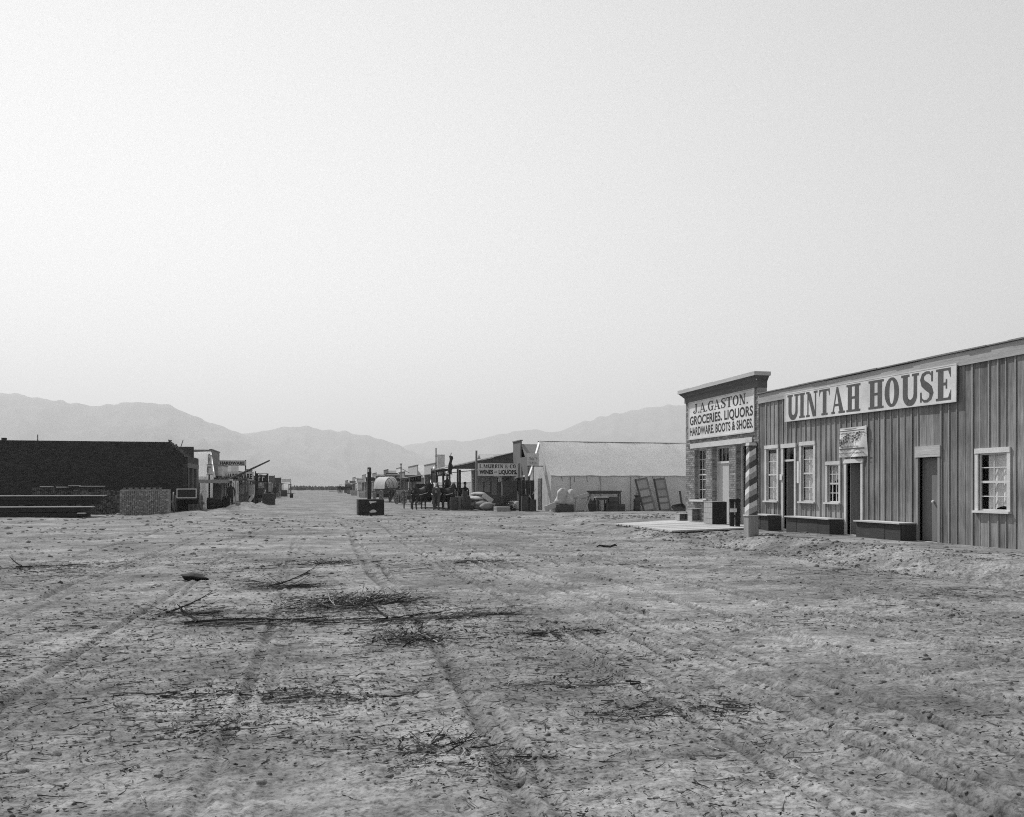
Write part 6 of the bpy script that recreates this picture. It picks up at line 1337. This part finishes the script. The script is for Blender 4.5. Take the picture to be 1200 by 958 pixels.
def clods():
    r = np.random.default_rng(21); ico = [(0, 0, 1)] + [(math.cos(a) * .9, math.sin(a) * .9, .35) for a in np.arange(6) * math.pi / 3] + [(math.cos(a + .5), math.sin(a + .5), -.4) for a in np.arange(6) * math.pi / 3]
    ico = np.array(ico); fc = [(0, 1 + i, 1 + (i + 1) % 6) for i in range(6)] + [(1 + i, 7 + i, 1 + (i + 1) % 6) for i in range(6)] + [(1 + (i + 1) % 6, 7 + i, 7 + (i + 1) % 6) for i in range(6)]; fc = np.array(fc)
    N = 17000; d = 3.3 * (48 / 3.3) ** (r.random(N) ** .62); px = r.uniform(-60, 1260, N); u = (px - 600) / 1000; x = d * (SA + u * CA); y = d * (CA - u * SA)
    bank = r.random(N) < .12; x[bank] = r.uniform(9.6, 12.2, bank.sum()); y[bank] = r.uniform(13, 26, bank.sum())
    rub = r.random(N) < .06; x[rub] = r.uniform(11.5, 19, rub.sum()); y[rub] = r.uniform(33, 42, rub.sum())
    keep = (vnoise(x * .8, y * .8, 61) > r.uniform(-.9, .7, N)) | bank | rub; keep &= ~((x > 10.2) & (x < 14.2) & (y > 23.4) & (y < 32)); keep &= x < 13.7 + 10 * (y > 32.5)
    x, y, d = x[keep], y[keep], np.hypot(x, y)[keep]; N = len(x); s = np.minimum(r.gamma(1.5, .0036, N), .022) * (.6 + d / 11) + .002
    z = height(x, y); th = r.uniform(0, 6.28, N); P = ico[None] * (1 + .35 * r.uniform(-1, 1, (N, 13, 1))); c, sn = np.cos(th)[:, None], np.sin(th)[:, None]
    PX = (P[..., 0] * c - P[..., 1] * sn) * s[:, None] * 1.25; PY = (P[..., 0] * sn + P[..., 1] * c) * s[:, None]; PZ = P[..., 2] * s[:, None] * .75
    V = np.stack([PX + x[:, None], PY + y[:, None], PZ + z[:, None] + .15 * s[:, None]], -1).reshape(-1, 3); F = (fc[None] + (np.arange(N) * 13)[:, None, None]).reshape(-1, 3)
    o = np_mesh('dirt_clods', V, F, M_GROUND, None, False); o['kind'] = 'stuff'; o['label'] = 'dry dirt clods and stones scattered over the street'; o['category'] = 'clods'
clods()
x, y = G(228, 681); o = sack('dark_rock', 'lone black lump of rock on the open street at left', (x, y, gz(x, y) - .03), .17, .11, .13, .3, M_BLACKW, None, R(6), 'rock', .45, 61)
x, y = G(712, 642); b = MB(); b.tube([(-.28, 0, .04), (-.2, .04, .07), (-.08, .05, .05), (.06, -.03, .04), (.2, .02, .08), (.26, .04, .05)], [.012, .025, .03, .028, .03, .01], 6); o = b.build('crooked_stick', M_TWIG); o.location = (x, y, gz(x, y)); tag(o, 'crooked dark stick on the street before the plank deck', 'stick')

# ------------------------------------------------------------------ the hazy air over the plain
def haze():
    m = bpy.data.materials.new('haze'); m.use_nodes = True; n = m.node_tree.nodes; l = m.node_tree.links; n.remove(n['Principled BSDF'])
    v = n.new('ShaderNodeVolumePrincipled'); v.inputs['Color'].default_value = (1, 1, 1, 1); v.inputs['Density'].default_value = HAZE; v.inputs['Anisotropy'].default_value = .2
    l.new(v.outputs[0], n['Material Output'].inputs['Volume'])
    o = MB().box(-16500, -16500, -12, 16500, 16500, 1250).build('haze', m); o['kind'] = 'stuff'; o['label'] = 'pale dry haze over the plain and mountains'; o['category'] = 'haze'
HAZE = .00018
haze()

for i in range(9):
    r = random.Random(400 + i); x, y = -5.6 + r.uniform(-.5, .4), 74 + i * 9.5; crate('packing_crate', ORD[i] + ' small ' + ['grey', 'pale'][i % 2] + ' box along the far west walk, counting away from the hardware signs', (x, y, 0), r.uniform(.5, 1.0), .7, r.uniform(.4, .9), r.uniform(-.4, .4), M_PALEC if i % 2 else M_GREYW, 'boxes along the far west walk', slats=2)
for i in range(7):
    r = random.Random(430 + i); barrel(ORD[i] + ' dark barrel along the far west walk, counting away from the hardware signs', -5.9 + r.uniform(-.4, .4), 77 + i * 11, 0, .3, .85, M_DKWOOD, 'barrels along the far west walk')

x, y = W(478, 74); wagon('wagon', 'small light wagon parked between the covered wagon and the horses', x, y, R(20), 2.4, 1.1, .45, .8, M_GREYW)
x, y = W(300, 80); wagon('wagon', 'dark wagon standing far up the west walk past the mast', x, y, R(6), 2.6, 1.2, .6, .8, M_DKWOOD)
x, y = W(322, 104); person('person in dark clothes walking far up the west side', x, y, R(150))
x, y = W(447, 96); person('person in a pale waistcoat beside the covered wagon', x, y, R(170), 0, False, True)
x, y = W(467, 80); person('person in dark clothes and hat between the mules and the lamp pole', x, y, R(190))

for i, (px, d, s, lab) in enumerate(((593, 56.2, .42, 'small pale box in front of the dark open shelves'), (601, 57.0, .55, 'pale box at the foot of the dark shelves by the sign post'), (614, 55.0, .40, 'small pale box on the ground before the brush bundle'), (622, 53.6, .5, 'grey box between the brush bundle and the tool rack'), (556, 59.5, .6, 'pale crate under the liquor porch behind the sack pile'), (533, 60.5, .5, 'pale crate under the porch behind the first barrel'))):
    x, y = W(px, d); crate('packing_crate', lab, (x, y, gz(x, y)), s * 1.1, s * .8, s, .15 * i, M_PALEC if 'pale' in lab else M_GREYW, None, slats=2)
for i, (px, d, lab) in enumerate(((618, 55.6, 'slumped grain sack beside the brush bundle'), (605, 55.4, 'slumped pale sack under the dark post box'), (578, 57.6, 'upright sack between the sack pile and the shelves'))):
    x, y = W(px, d); sack('grain_sack', lab, (x, y, gz(x, y) - .02), .3, .26, .6, i * .7, M_SACK, None, R(8), lump=.2, seed=70 + i)
for i, (pa, pb, z) in enumerate(((47, 60, 1.50), (66, 78, 1.47), (80, 92, 1.56), (93, 121, 1.52))):  # pale boards added to draw the sunlit top edge of the row
    xa_, xb_ = on_y(pa, 54.8)[0], on_y(pb, 54.8)[0]; tag(piece('loose_board', M_PINEX, xa_, 54.75, z, xb_, 55.3, z + .05, None), ORD[i] + ' pale board added for the sunlit top of the low dark brick row, counting from its far left end', 'board', 'boards on the brick row')
for i in range(7):
    r = random.Random(520 + i); x, y = W(146 + 7 * i, 50.9); o = MB().obox((0, 0, 0), (.21, .1, .065), Matrix.Rotation(r.uniform(0, 1.5), 3, 'Z')).build('loose_brick', M_BRICK); o.location = (x, y, 1.43); tag(o, ORD[i] + ' loose brick on top of the square pale stack, counting from its left', 'brick', 'loose bricks on the stack')
